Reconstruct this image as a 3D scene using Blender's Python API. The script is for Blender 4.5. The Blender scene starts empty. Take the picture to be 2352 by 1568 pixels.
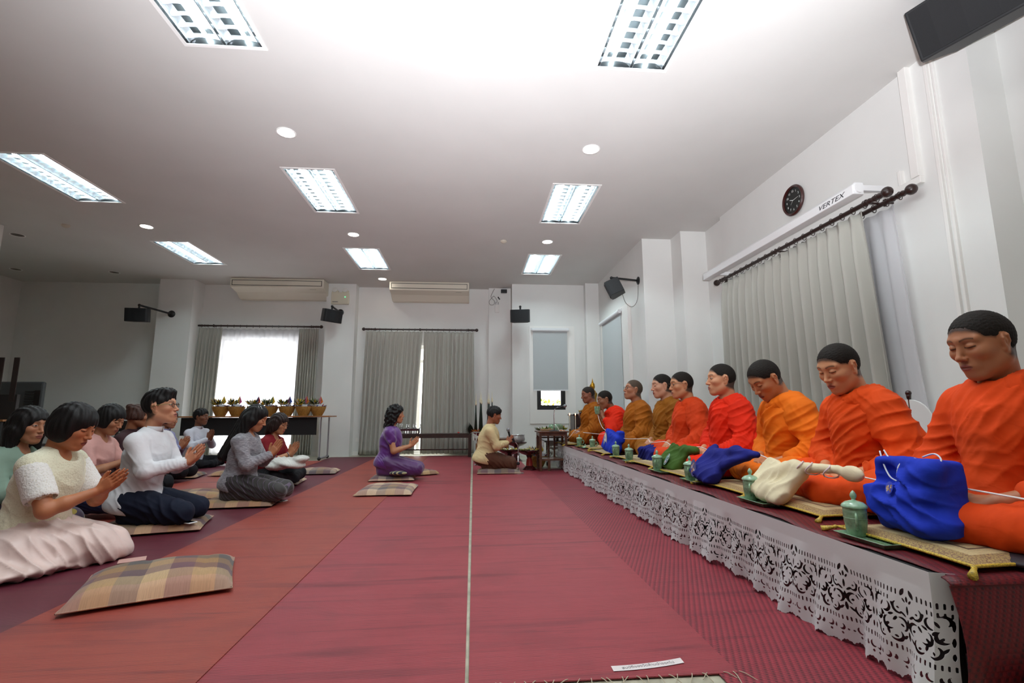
import bpy, bmesh, math, random
import numpy as np
from mathutils import Vector, Matrix
PI = math.pi
SC = bpy.context.scene
COL = SC.collection
random.seed(4); RNG = np.random.default_rng(4)

# ------------------------------------------------------------ camera, world, lights, exposure
FPX = 1110.0                       # focal length in pixels of a 2352 x 1568 frame
YAW, PIT, ROL = math.radians(4.72), math.radians(8.48), math.radians(-.2)
cam_d = bpy.data.cameras.new('camera'); cam_d.sensor_width = 36.0; cam_d.lens = FPX / 2352 * 36
cam_d.clip_start = .02; cam_d.clip_end = 200
cam = bpy.data.objects.new('camera', cam_d); COL.objects.link(cam); SC.camera = cam
_f = Vector((math.sin(YAW) * math.cos(PIT), math.cos(YAW) * math.cos(PIT), math.sin(PIT)))
_r = Vector((math.cos(YAW), -math.sin(YAW), 0)); _u = _r.cross(_f)
CR = _r * math.cos(ROL) + _u * math.sin(ROL); CU = -_r * math.sin(ROL) + _u * math.cos(ROL)
CAMH = .9
cam.matrix_world = Matrix(((CR.x, CU.x, -_f.x, 0), (CR.y, CU.y, -_f.y, 0), (CR.z, CU.z, -_f.z, CAMH), (0, 0, 0, 1)))

SC.view_settings.view_transform = 'Standard'; SC.view_settings.look = 'None'
SC.view_settings.exposure = 1.0; SC.view_settings.gamma = 1.0; SC.view_settings.use_curve_mapping = False
try:
    SC.cycles.max_bounces = 8; SC.cycles.diffuse_bounces = 5; SC.cycles.transparent_max_bounces = 12
    SC.cycles.sample_clamp_indirect = 6.0; SC.cycles.caustics_reflective = False; SC.cycles.caustics_refractive = False
except Exception: pass

W = bpy.data.worlds.new('world'); SC.world = W; W.use_nodes = True
W.node_tree.nodes['Background'].inputs[0].default_value = (.98, .99, 1, 1)
W.node_tree.nodes['Background'].inputs[1].default_value = 3.2

FLASH_W, PANEL_E, DOWN_E = 1250, 11.5, 14
fl = bpy.data.lights.new('bounced_flash', 'SPOT'); fl.energy = FLASH_W; fl.spot_size = math.radians(112); fl.spot_blend = 1.0
fl.shadow_soft_size = .04; fl.color = (.93, .95, 1)
flo = bpy.data.objects.new('bounced_flash', fl); COL.objects.link(flo)
flo.location = (.05, -.1, 1.05); flo.rotation_euler = Vector((.08, .8, 1)).to_track_quat('-Z', 'Y').to_euler()

# ------------------------------------------------------------ colour and materials
def lin(c):
    if isinstance(c, str):
        c = c.lstrip('#'); c = [int(c[i:i + 2], 16) / 255 for i in (0, 2, 4)]
    return tuple((x / 12.92 if x <= .04045 else ((x + .055) / 1.055) ** 2.4) for x in c[:3])
def c4(c): return (*lin(c), 1)
MATS = {}
class NT:
    """small helper around a node tree"""
    def __init__(s, m):
        s.m = m; s.t = m.node_tree; s.b = s.t.nodes['Principled BSDF']
    def n(s, kind, **kw):
        nd = s.t.nodes.new('ShaderNode' + kind)
        for k, v in kw.items():
            if k.startswith('i_'):
                key = k[2:]; key = int(key) if key.isdigit() else key.replace('_', ' ')
                if isinstance(v, bpy.types.NodeSocket): s.t.links.new(v, nd.inputs[key])
                else: nd.inputs[key].default_value = v
            else: setattr(nd, k, v)
        return nd
    def l(s, a, b): s.t.links.new(a, b)
    def co(s, scale=(1, 1, 1), rot=(0, 0, 0), kind='Object'):
        tc = s.n('TexCoord'); mp = s.n('Mapping'); s.l(tc.outputs[kind], mp.inputs[0])
        mp.inputs['Scale'].default_value = scale; mp.inputs['Rotation'].default_value = rot
        return mp.outputs[0]
    def noise(s, vec, scale, detail=3, dist=0):
        nd = s.n('TexNoise'); s.l(vec, nd.inputs['Vector']); nd.inputs['Scale'].default_value = scale
        nd.inputs['Detail'].default_value = detail; nd.inputs['Distortion'].default_value = dist
        return nd.outputs['Fac']
    def ramp(s, fac, stops, const=False):
        nd = s.n('ValToRGB'); s.l(fac, nd.inputs[0]); cr = nd.color_ramp
        if const: cr.interpolation = 'CONSTANT'
        while len(cr.elements) > 1: cr.elements.remove(cr.elements[-1])
        cr.elements[0].position = stops[0][0]; cr.elements[0].color = c4(stops[0][1])
        for p, c in stops[1:]:
            e = cr.elements.new(p); e.color = c4(c)
        return nd.outputs[0]
    def math(s, op, a, b=0.0, c=None):
        nd = s.n('Math', operation=op)
        for i, v in enumerate((a, b) if c is None else (a, b, c)):
            if isinstance(v, bpy.types.NodeSocket): s.l(v, nd.inputs[i])
            else: nd.inputs[i].default_value = v
        return nd.outputs[0]
    def mix(s, fac, a, b, mode='MIX'):
        nd = s.n('MixRGB', blend_type=mode)
        for i, v in enumerate((fac, a, b)):
            if isinstance(v, bpy.types.NodeSocket): s.l(v, nd.inputs[i])
            else: nd.inputs[i].default_value = v if i == 0 else c4(v)
        return nd.outputs[0]
    def sep(s, vec):
        nd = s.n('SeparateXYZ'); s.l(vec, nd.inputs[0]); return nd.outputs
    def bump(s, h, strength=.3, dist=.01):
        nd = s.n('Bump'); nd.inputs['Strength'].default_value = strength; nd.inputs['Distance'].default_value = dist
        s.l(h, nd.inputs['Height']); s.l(nd.outputs[0], s.b.inputs['Normal'])
    def base(s, sock): s.l(sock, s.b.inputs['Base Color'])
def mat(name, c='#ffffff', rough=.6, metal=0., spec=.5, emit=0., sheen=0., trans=0., coat=0., sss=0.):
    if name in MATS: return MATS[name]
    m = bpy.data.materials.new(name); m.use_nodes = True; b = m.node_tree.nodes['Principled BSDF']
    b.inputs['Base Color'].default_value = c4(c); b.inputs['Roughness'].default_value = rough
    b.inputs['Metallic'].default_value = metal; b.inputs['Specular IOR Level'].default_value = spec
    if emit: b.inputs['Emission Color'].default_value = c4(c); b.inputs['Emission Strength'].default_value = emit
    if sheen: b.inputs['Sheen Weight'].default_value = sheen; b.inputs['Sheen Roughness'].default_value = .5
    if trans: b.inputs['Transmission Weight'].default_value = trans
    if coat: b.inputs['Coat Weight'].default_value = coat; b.inputs['Coat Roughness'].default_value = .08
    if sss: b.inputs['Subsurface Weight'].default_value = sss; b.inputs['Subsurface Radius'].default_value = (.012, .005, .003)
    m.diffuse_color = c4(c); MATS[name] = m; return m
def nmat(name, c, rough=.6, var=.12, scale=6, bump=0., bscale=40, **kw):
    """plain colour with a little noise in value and relief"""
    if name in MATS: return MATS[name]
    m = mat(name, c, rough, **kw); k = NT(m); v = k.co()
    f = k.noise(v, scale, 4)
    c0 = [max(0, x * (1 - var)) for x in hexf(c)]; c1 = [min(1, x * (1 + var * .6)) for x in hexf(c)]
    k.base(k.ramp(f, [(.3, c0), (.7, c1)]))
    if bump: k.bump(k.noise(v, bscale, 3), bump, .004)
    return m
def hexf(c):
    if isinstance(c, str):
        c = c.lstrip('#'); return [int(c[i:i + 2], 16) / 255 for i in (0, 2, 4)]
    return list(c)

# ------------------------------------------------------------ mesh building
def rotm(rx=0, ry=0, rz=0): return Matrix.Rotation(rz, 3, 'Z') @ Matrix.Rotation(ry, 3, 'Y') @ Matrix.Rotation(rx, 3, 'X')
class MB:
    def __init__(s): s.v = []; s.f = []; s.mi = []; s.cur = 0
    def add(s, vs, fs):
        o = len(s.v); s.v += [tuple(v) for v in vs]; s.f += [tuple(i + o for i in f) for f in fs]; s.mi += [s.cur] * len(fs); return s
    def box(s, x0, x1, y0, y1, z0, z1, M=None, at=(0, 0, 0)):
        vs = [Vector((x, y, z)) for x in (x0, x1) for y in (y0, y1) for z in (z0, z1)]
        if M is not None: vs = [M @ v + Vector(at) for v in vs]
        return s.add(vs, [(0, 1, 3, 2), (4, 6, 7, 5), (0, 4, 5, 1), (2, 3, 7, 6), (0, 2, 6, 4), (1, 5, 7, 3)])
    def cbox(s, c, d, M=None):
        M = M or Matrix.Identity(3); return s.box(-d[0] / 2, d[0] / 2, -d[1] / 2, d[1] / 2, -d[2] / 2, d[2] / 2, M, c)
    def tube(s, pts, r, n=8, caps=True, flat=1.0):
        pts = [Vector(p) for p in pts]; rs = r if hasattr(r, '__len__') else [r] * len(pts); vs = []; up = None
        for i, p in enumerate(pts):
            t = (pts[min(i + 1, len(pts) - 1)] - pts[max(i - 1, 0)]).normalized()
            if up is None: up = Vector((0, 0, 1)) if abs(t.z) < .9 else Vector((1, 0, 0))
            a = t.cross(up).normalized(); b = a.cross(t).normalized(); up = b
            for k in range(n):
                an = 2 * PI * k / n; vs.append(p + a * math.cos(an) * rs[i] + b * math.sin(an) * rs[i] * flat)
        fs = [(i * n + k, i * n + (k + 1) % n, (i + 1) * n + (k + 1) % n, (i + 1) * n + k) for i in range(len(pts) - 1) for k in range(n)]
        if caps: fs += [tuple(range(n))[::-1], tuple((len(pts) - 1) * n + k for k in range(n))]
        return s.add(vs, fs)
    def lathe(s, prof, c=(0, 0, 0), n=24, M=None, sx=1, sy=1, caps=True):
        M = M or Matrix.Identity(3); vs = []; C = Vector(c)
        for r, z in prof:
            for k in range(n):
                a = 2 * PI * k / n; vs.append(M @ Vector((r * math.cos(a) * sx, r * math.sin(a) * sy, z)) + C)
        fs = [(i * n + k, i * n + (k + 1) % n, (i + 1) * n + (k + 1) % n, (i + 1) * n + k) for i in range(len(prof) - 1) for k in range(n)]
        if caps and prof[0][0] > 1e-5: fs.append(tuple(range(n))[::-1])
        if caps and prof[-1][0] > 1e-5: fs.append(tuple((len(prof) - 1) * n + k for k in range(n)))
        return s.add(vs, fs)
    def ball(s, c, r, n=14, M=None, sc=(1, 1, 1)):
        m = n // 2; prof = [(max(1e-6, r * math.sin(PI * i / m)), -r * math.cos(PI * i / m)) for i in range(m + 1)]
        S = Matrix.Diagonal(sc); return s.lathe(prof, c, n, (M or Matrix.Identity(3)) @ S)
    def prism(s, poly, d, M=None, c=(0, 0, 0)):
        """polygon in local xy extruded over z 0..d"""
        M = M or Matrix.Identity(3); C = Vector(c); n = len(poly)
        vs = [M @ Vector((x, y, 0)) + C for x, y in poly] + [M @ Vector((x, y, d)) + C for x, y in poly]
        return s.add(vs, [tuple(range(n))[::-1], tuple(range(n, 2 * n))] + [(i, (i + 1) % n, n + (i + 1) % n, n + i) for i in range(n)])
    def grid(s, fn, nu, nv, closed=False):
        vs = [fn(i / nu, j / nv) for i in range(nu + (0 if closed else 1)) for j in range(nv + 1)]; N = nu if closed else nu + 1
        return s.add(vs, [(i * (nv + 1) + j, ((i + 1) % N) * (nv + 1) + j, ((i + 1) % N) * (nv + 1) + j + 1, i * (nv + 1) + j + 1) for i in range(nu) for j in range(nv)])
    def build(s, name, m, parent=None, smooth=False, bevel=0., loc=None, solid=0.):
        me = bpy.data.meshes.new(name); me.from_pydata(s.v, [], s.f); me.update()
        for q in (m if isinstance(m, (list, tuple)) else [m]): me.materials.append(q)
        if any(s.mi): me.polygons.foreach_set('material_index', s.mi)
        bm = bmesh.new(); bm.from_mesh(me); bmesh.ops.recalc_face_normals(bm, faces=bm.faces); bm.to_mesh(me); bm.free()
        o = bpy.data.objects.new(name, me); COL.objects.link(o)
        if parent is not None: o.parent = parent
        if loc is not None: o.location = loc
        if smooth is not False:
            me.shade_smooth()
            if smooth is not True:
                md = me.attributes.new('sharp_edge', 'BOOLEAN', 'EDGE') if 'sharp_edge' not in me.attributes else me.attributes['sharp_edge']
                bm = bmesh.new(); bm.from_mesh(me)
                arr = [len(e.link_faces) == 2 and e.calc_face_angle(0) > math.radians(smooth) for e in bm.edges]; bm.free()
                md.data.foreach_set('value', arr)
        if solid:
            md = o.modifiers.new('solid', 'SOLIDIFY'); md.thickness = solid; md.offset = 0
        if bevel:
            md = o.modifiers.new('bevel', 'BEVEL'); md.width = bevel; md.segments = 2; md.limit_method = 'ANGLE'; md.angle_limit = .7
        return o
def tag(o, label=None, cat=None, group=None, kind=None):
    if label: o['label'] = label
    if cat: o['category'] = cat
    if group: o['group'] = group
    if kind: o['kind'] = kind
    return o
def empty(name, loc=(0, 0, 0), rz=0., label=None, cat=None, group=None):
    o = bpy.data.objects.new(name, None); COL.objects.link(o); o.location = loc; o.rotation_euler = (0, 0, rz); o.empty_display_size = .1
    return tag(o, label, cat, group)
def copy_tree(o, parent=None):
    c = o.copy(); COL.objects.link(c); c.parent = parent
    for ch in list(o.children): copy_tree(ch, c)
    return c
def struct(name, mb, m, **kw): return tag(mb.build(name, m, **kw), kind='structure')
def text_obj(name, body, size, m, parent=None, loc=(0, 0, 0), rot=None, ext=.0006, shear=0., align='CENTER', sx=1.0):
    cu = bpy.data.curves.new(name, 'FONT'); cu.body = body; cu.size = size; cu.extrude = ext; cu.align_x = align; cu.align_y = 'CENTER'; cu.shear = shear
    cu.resolution_u = 3
    t = bpy.data.objects.new(name, cu); COL.objects.link(t); bpy.context.view_layer.update()
    me = bpy.data.meshes.new_from_object(t.evaluated_get(bpy.context.evaluated_depsgraph_get())); bpy.data.objects.remove(t)
    me.materials.clear(); me.materials.append(m); o = bpy.data.objects.new(name, me); COL.objects.link(o)
    M = (rot or Matrix.Identity(3)) @ Matrix.Diagonal((sx, 1, 1))
    for v in me.vertices: v.co = M @ v.co
    o.location = loc
    if parent is not None: o.parent = parent
    return o

# ------------------------------------------------------------ room shell
CZ = 3.8
wallm = nmat('wall_paint', '#e4e4e1', .75, var=.015, scale=1.5, bump=.05, bscale=60)
ceilm = nmat('ceiling_paint', '#cfcecb', .85, var=.015, scale=1.2)
trimm = mat('white_trim', '#eceae6', .5)
floorm = mat('floor_tile', '#aaa893', .35)
k = NT(floorm); v = k.co(); k.base(k.ramp(k.noise(v, 9, 5), [(.3, '#8f8d7b'), (.55, '#b4b19d'), (.75, '#c6c3ae')]))
NEAR, LEFT = -3.2, -12.6
struct('floor', MB().box(LEFT, 5.2, NEAR, 11.6, -.1, 0), floorm)

# ceiling with real openings for the recessed fluorescent troffers
LIGHTS = [(-1.98, 3.0), (1.32, 3.0), (-1.98, 6.22), (1.32, 6.38), (-1.98, 9.04), (1.32, 9.15), (-5.12, 6.1), (-5.12, 8.92)]
LW, LL = .60, 1.27
def ceiling_mesh():
    xs = sorted({LEFT, 5.2} | {round(x + d, 4) for x, _ in LIGHTS for d in (-LW / 2, LW / 2)})
    mb = MB()
    for a, b in zip(xs, xs[1:]):
        holes = sorted((y - LL / 2, y + LL / 2) for x, y in LIGHTS if abs((a + b) / 2 - x) < LW / 2); y = NEAR
        for h0, h1 in holes + [(11.6, 11.6)]:
            if h0 > y: mb.box(a, b, y, h0, CZ, CZ + .12)
            y = h1
    return mb
struct('ceiling', ceiling_mesh(), ceilm)

def wall_y(mb, x0, x1, y, t, holes=(), z0=0, z1=CZ):
    """wall slab facing -Y at y with rectangular holes (xa, xb, za, zb)"""
    xs = sorted({x0, x1} | {h[i] for h in holes for i in (0, 1)})
    for a, b in zip(xs, xs[1:]):
        hs = sorted((h[2], h[3]) for h in holes if h[0] < (a + b) / 2 < h[1]); z = z0
        for h0, h1 in hs + [(z1, z1)]:
            if h0 > z: mb.box(a, b, y, y + t, z, h0)
            z = h1
def wall_x(mb, y0, y1, x, t, holes=(), z0=0, z1=CZ):
    ys = sorted({y0, y1} | {h[i] for h in holes for i in (0, 1)})
    for a, b in zip(ys, ys[1:]):
        hs = sorted((h[2], h[3]) for h in holes if h[0] < (a + b) / 2 < h[1]); z = z0
        for h0, h1 in hs + [(z1, z1)]:
            if h0 > z: mb.box(x, x + t, a, b, z, h0)
            z = h1
BW = 11.12
W1 = (-5.62, -3.8, .02, 2.6)     # window behind the basket table
W2 = (-1.9, -.55, .02, 2.45)       # glazed door behind the drawn curtains
W3 = (1.42, 2.06, .98, 2.6)        # narrow window with roller blind
mb = MB(); wall_y(mb, LEFT, .95, BW, .25, [W1, W2]); struct('wall_back', mb, wallm)
struct('trim_7', MB().box(-6.72, -6.02, 10.7, BW, 0, CZ), wallm); struct('trim_8', MB().box(-3.26, -2.62, 10.84, BW, 0, CZ), wallm); struct('trim_9', MB().box(.37, .9, 11.0, BW, 0, CZ), wallm)
mb = MB(); wall_y(mb, .95, 2.85, 10.6, .2, [W3]); mb.box(.88, .95, 10.6, BW, 0, CZ); mb.box(2.52, 2.86, 10.42, 10.6, 0, CZ); struct('wall_back_right', mb, wallm)
mb = MB()
W4 = (8.75, 9.95, .95, 2.68); W5 = (4.4, 6.1, .9, 2.5)
wall_x(mb, 7.78, 10.6, 2.82, .2, [W4]); mb.box(2.82, 3.52, 7.58, 7.78, 0, CZ)
mb.box(3.32, 3.52, 7.33, 7.58, 0, CZ); mb.box(3.32, 3.9, 7.2, 7.33, 0, CZ)
mb.box(3.74, 3.94, 6.62, 7.2, 0, CZ); wall_x(mb, 3.02, 6.62, 3.68, .22, [W5])
mb.box(3.68, 4.1, 2.98, 3.02, 0, CZ)
mb.box(3.94, 4.15, NEAR, 3.0, 0, CZ)
struct('wall_right', mb, wallm)
struct('wall_left', MB().box(LEFT, -9.85, NEAR, BW, 0, CZ), wallm)
struct('wall_near', MB().box(LEFT, 5.2, NEAR - .2, NEAR, 0, CZ), wallm)
struct('trim_1', MB().box(-7.9, -7.24, 7.45, 7.75, 0, CZ), wallm)          # free column at the far left

# window joinery and glass
glass = mat('window_glass', '#ffffff', .02); NT(glass)
def glass_nodes(m):
    k = NT(m); tr = k.n('BsdfTransparent'); gl = k.n('BsdfGlossy'); gl.inputs['Roughness'].default_value = .03
    mx = k.n('MixShader'); mx.inputs[0].default_value = .06; k.l(tr.outputs[0], mx.inputs[1]); k.l(gl.outputs[0], mx.inputs[2])
    k.l(mx.outputs[0], k.t.nodes['Material Output'].inputs[0])
glass_nodes(glass)
frame_w = mat('white_window_frame', '#e9e9e6', .4); frame_b = mat('black_window_frame', '#17181a', .35)
def win_y(n, W_, y, fm, bars=(), hbars=(), t=.05, d=.06):
    x0, x1, z0, z1 = W_; e = tag(empty(f'window_{n}', ((x0 + x1) / 2, y, z0)), kind='structure'); m = MB()
    cx = (x0 + x1) / 2; a, b, h = x0 - cx, x1 - cx, z1 - z0
    m.box(a, a + t, 0, d, 0, h); m.box(b - t, b, 0, d, 0, h); m.box(a + t, b - t, 0, d, 0, t); m.box(a + t, b - t, 0, d, h - t, h)
    for q in bars: m.box(q - cx - t / 2, q - cx + t / 2, .002, d - .002, t, h - t)
    for q in hbars: m.box(a + t, b - t, .004, d - .004, q - z0 - t / 2, q - z0 + t / 2)
    m.build('window_frame', fm, e); MB().box(a + t * .5, b - t * .5, d / 2 - .003, d / 2 + .003, t * .5, h - t * .5).build('window_glass', glass, e)
    return e
win_y(1, W1, BW + .12, frame_w, (-5.3, -4.62, -3.98), (2.12, 1.0), .07)
win_y(2, W2, BW + .12, frame_w, (-1.22,), (2.1,), .07)
win_y(3, W3, 10.65, frame_b, (), (), .1)
def win_x(n, W_, x, fm, bars=(), t=.06, d=.05):
    y0, y1, z0, z1 = W_; e = tag(empty(f'window_{n}', (x, (y0 + y1) / 2, z0)), kind='structure'); m = MB(); cy = (y0 + y1) / 2; a, b, h = y0 - cy, y1 - cy, z1 - z0
    m.box(0, d, a, a + t, 0, h); m.box(0, d, b - t, b, 0, h); m.box(0, d, a + t, b - t, 0, t); m.box(0, d, a + t, b - t, h - t, h)
    for q in bars: m.box(.002, d - .002, q - cy - t / 2, q - cy + t / 2, t, h - t)
    m.build('window_frame', fm, e); MB().box(d / 2 - .003, d / 2 + .003, a + t * .5, b - t * .5, t * .5, h - t * .5).build('window_glass', glass, e)
win_x(4, W4, 2.88, frame_b); win_x(5, W5, 3.76, frame_w, (5.07,))
# raised plaster surrounds of the two narrow windows
m = MB(); wall_y(m, 1.26, 2.28, 10.575, .03, [W3], .68, 2.84); struct('trim_3', m, trimm)
m = MB(); m.box(2.76, 2.83, 8.28, 8.72, .1, 2.86); m.box(2.79, 2.83, 8.72, 10.2, 2.7, 2.86); m.box(2.79, 2.83, 9.97, 10.2, .6, 2.7); m.box(2.79, 2.83, 8.72, 9.97, .6, .93); struct('trim_4', m, trimm)
# white conduit on the right wall
m = MB(); m.box(3.63, 3.685, 3.43, 3.5, 2.82, CZ); m.box(3.64, 3.685, 3.43, 3.78, 2.76, 2.82); m.box(3.64, 3.685, 3.60, 3.63, 2.82, 2.95); struct('trim_5', m, trimm, bevel=.003)
m = MB(); m.box(3.655, 3.685, 3.27, 3.3, 0, CZ); m.box(3.655, 3.685, 3.22, 3.24, 0, CZ); struct('trim_6', m, trimm, bevel=.003)
m = MB(); m.box(-9.85, -6.72, BW - .014, BW, 0, .09); m.box(-5.95, -5.4, BW - .014, BW, 0, .09); m.box(-3.5, -3.26, BW - .014, BW, 0, .09); m.box(-2.6, -2.45, BW - .014, BW, 0, .09); struct('baseboard_back', m, trimm)
# ------------------------------------------------------------ ceiling fittings
alu = mat('louvre_aluminium', '#b9bfc4', .25, metal=.75); housing = mat('luminaire_housing', '#f2f2f0', .6)
tubem = mat('lit_fluorescent_tube', '#e2f6fa', .5, emit=PANEL_E * 7); downm = mat('lit_downlight_lens', '#fff8ea', .5, emit=DOWN_E)
darkm = mat('unlit_downlight', '#5d554e', .5)
def troffer():
    e = empty('ceiling_light'); m = MB(); h = .11; a, b = LW / 2, LL / 2
    m.box(-a, a, -b, b, h - .004, h); m.box(-a, -a + .004, -b, b, 0, h); m.box(a - .004, a, -b, b, 0, h); m.box(-a, a, -b, -b + .004, 0, h); m.box(-a, a, b - .004, b, 0, h)
    m.build('housing', mat('luminaire_inside', '#3a3c3e', .3, metal=.6), e)
    m = MB()
    for x0, x1, y0, y1 in ((-a - .018, -a + .01, -b - .018, b + .018), (a - .01, a + .018, -b - .018, b + .018), (-a, a, -b - .018, -b + .01), (-a, a, b - .01, b + .018)): m.box(x0, x1, y0, y1, -.006, .002)
    m.build('frame', housing, e)
    for sx in (-.15, .15):
        MB().tube([(sx, -b + .03, .075), (sx, b - .03, .075)], .014, 10).build('tube', tubem, e, smooth=True)
    m = MB()
    for sx in (-a + .02, 0, a - .02):      # long parabolic reflectors
        for s in (-1, 1):
            if (sx < -.1 and s < 0) or (sx > .1 and s > 0): continue
            m.grid(lambda u, v, sx=sx, s=s: (sx + s * (.012 + .05 * v * v), -b + .01 + (LL - .02) * u, .004 + .05 * v), 1, 5)
    for i in range(12):                    # cross blades, curved lower edge
        y = -b + LL * (i + .5) / 12
        for c in (-.145, .145):
            m.grid(lambda u, v, y=y, c=c: (c - .135 + .27 * u, y, .006 + .05 * v + (1 - v) * .018 * math.sin(PI * u)), 6, 1)
    m.build('louvre', alu, e, solid=.002)
    return e
def repeat(make, spots, labels, cat, group):
    for i, (loc, lab) in enumerate(zip(spots, labels)):
        if i == 0: o = src = make()
        else: o = copy_tree(src)
        o.location = loc[:3]
        if len(loc) > 3: o.rotation_euler = (0, 0, loc[3])
        tag(o, lab, cat, group)
repeat(troffer, [(x, y, CZ) for x, y in LIGHTS],
  ['large louvred ceiling light cut off by the top edge, left of centre', 'large louvred ceiling light cut off by the top edge, right of centre',
   'louvred ceiling light second from the front in the middle-left row', 'louvred ceiling light second from the front in the right row',
   'small far louvred ceiling light in the row above the central curtains', 'small far louvred ceiling light nearest the narrow blind window',
   'louvred ceiling light at the left edge of the photo', 'louvred ceiling light in front of the left air conditioner, far left row'], 'ceiling light', 'recessed louvred ceiling lights')
def downlight(lensm):
    def mk():
        e = empty('downlight'); MB().lathe([(.1, -.004), (.098, -.008), (.082, -.006), (.082, .0)], n=28).build('trim_ring', housing, e, smooth=True)
        MB().lathe([(1e-6, -.0045), (.081, -.0045), (.081, 0)], n=28).build('lens', lensm, e); return e
    return mk
repeat(downlight(downm), [(x * 1.115, y * 1.115, CZ) for x, y in ((-1.75, 4.33), (1.16, 4.4), (-4.55, 6.83), (-1.75, 6.93), (1.13, 7.03), (-1.76, 9.3))],
  ['lit round downlight between the two nearest middle-left ceiling lights', 'lit round downlight between the two nearest right-row ceiling lights',
   'lit round downlight at far left beside the left ceiling light row', 'lit round downlight between the second and third middle-left ceiling lights',
   'lit round downlight between the second and third right-row ceiling lights', 'small lit round downlight left of the central air conditioner'], 'downlight', 'lit round downlights')
repeat(downlight(darkm), [(x * 1.115, y * 1.115, CZ) for x, y in ((-6.62, 7.3), (-8.2, 9.11), (-6.59, 9.19))],
  ['unlit downlight nearest the left edge column', 'unlit downlight above the far left corner', 'unlit downlight in front of the left blank wall'], 'downlight', 'unlit downlights')
def detector():
    e = empty('smoke_detector'); MB().lathe([(.055, 0), (.055, -.018), (.04, -.03), (.02, -.04), (1e-6, -.042)], n=20).build('housing', mat('detector_plastic', '#c9c2b2', .5), e, smooth=40); return e
repeat(detector, [(-6.27, 7.65, CZ), (.51, 7.85, CZ)], ['small round smoke detector on the ceiling at far left', 'small round smoke detector on the ceiling before the far right light'], 'smoke detector', None)

# ------------------------------------------------------------ air conditioners
acm = mat('air_conditioner_plastic', '#ddd6c6', .45); blk = mat('black_plastic', '#15161a', .5); slot = mat('dark_slot', '#2b2a28', .6)
def aircon(L, y1, y0):
    def mk():
        e = empty('air_conditioner'); h = L / 2; zt, zb = 0, -.36
        prof = [(y1, zt), (y1, zb), (y1 - .16, zb + .0), (y1 - .34, zb + .11), (y0, -.20), (y0, zt)]
        M = Matrix(((0, 0, 1), (1, 0, 0), (0, 1, 0)))
        MB().prism([(p[0], p[1]) for p in prof], L, M, (-h, 0, 0)).build('body', acm, e, bevel=.018)
        m = MB(); q = y0 - .004
        m.box(-h + .04, h - .04, q, q + .01, -.165, -.155); m.box(-h + .04, h - .04, q, q + .01, -.055, -.045)
        m.box(-h + .04, -h + .05, q, q + .01, -.155, -.055); m.box(h - .05, h - .04, q, q + .01, -.155, -.055)
        m.build('outlet_surround', slot, e)
        MB().box(-h + .055, h - .055, q - .004, q + .012, -.15, -.06).build('louvre_flap', acm, e, bevel=.004)
        MB().box(h - .3, h - .17, y0 + .04, y0 + .05, -.225, -.222).build('brand_plate', mat('grey_print', '#8d8a84', .5), e)
        return e
    return mk
a = aircon(1.95, 0, -.62)(); a.location = (-4.2, BW - .02, CZ); tag(a, 'beige ceiling air conditioner above the window with the baskets', 'air conditioner', 'beige ceiling air conditioners')
a = aircon(1.75, 0, -.58)(); a.location = (-.96, BW - .02, CZ); tag(a, 'beige ceiling air conditioner above the closed central curtains', 'air conditioner', 'beige ceiling air conditioners')

# ------------------------------------------------------------ loudspeakers
spk = nmat('speaker_black', '#16181b', .55, .15, 60); metalb = mat('black_metal', '#0e0f11', .35, spec=.6)
def speaker(loc, rz, tilt, base, label, arm_from=(0, 0), s=1.0, w=.42, h=.27, d=.26):
    """cabinet hanging under an arm that runs to a round plate on the wall at base"""
    e = empty('loudspeaker', loc, 0, label, 'loudspeaker', 'black wall loudspeakers')
    R = rotm(0, 0, rz) @ rotm(0, tilt, 0); w, h, d = w * s, h * s, d * s
    poly = [(-d / 2, -w * .36), (d * .28, -w / 2), (d / 2, -w * .46), (d / 2, w * .46), (d * .28, w / 2), (-d / 2, w * .36)]
    MB().prism(poly, h, R, R @ Vector((0, 0, -h / 2))).build('cabinet', spk, e, bevel=.008)
    gp = [(d / 2 + .002, -w * .43), (d / 2 + .014, -w * .25), (d / 2 + .02, 0), (d / 2 + .014, w * .25), (d / 2 + .002, w * .43)]
    MB().prism(gp, h * .9, R, R @ Vector((0, 0, -h * .45))).build('grille', nmat('grille_cloth', '#101114', .8, .3, 200), e)
    top = R @ Vector((0, 0, h / 2)); b = Vector(base) - Vector(loc); j = top + Vector((0, 0, .07 * s))
    m = MB(); m.tube([top, j], .018 * s, 10); m.ball(j, .028 * s); m.tube([j, b], .02 * s, 10)
    m.build('bracket_arm', metalb, e, smooth=40)
    q = (b - j).normalized().to_track_quat('Z', 'Y').to_matrix()
    wall_n = Vector((0, 1, 0)) if abs(base[1] - 10.7) < .35 else Vector((1, 0, 0))
    q = wall_n.to_track_quat('Z', 'Y').to_matrix()
    MB().lathe([(.075 * s, 0), (.075 * s, -.012), (.055 * s, -.02), (.03 * s, -.035), (1e-6, -.036)], b, 20, q).build('wall_plate', metalb, e, smooth=40)
    return e
def cable(name, pts, r, m, label=None, cat='cable', parent=None, n=6):
    o = MB().tube(spline(pts), r, n).build(name, m, parent, smooth=True)
    if label: tag(o, label, cat)
    return o
def spline(P, k=6):
    P = [Vector(p) for p in P]; out = []
    for i in range(len(P) - 1):
        a, b, c, d = P[max(i - 1, 0)], P[i], P[i + 1], P[min(i + 2, len(P) - 1)]
        for j in range(k):
            t = j / k; out.append(.5 * ((2 * b) + (c - a) * t + (2 * a - 5 * b + 4 * c - d) * t * t + (3 * b - a - 3 * c + d) * t ** 3))
    return out + [P[-1]]
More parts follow.
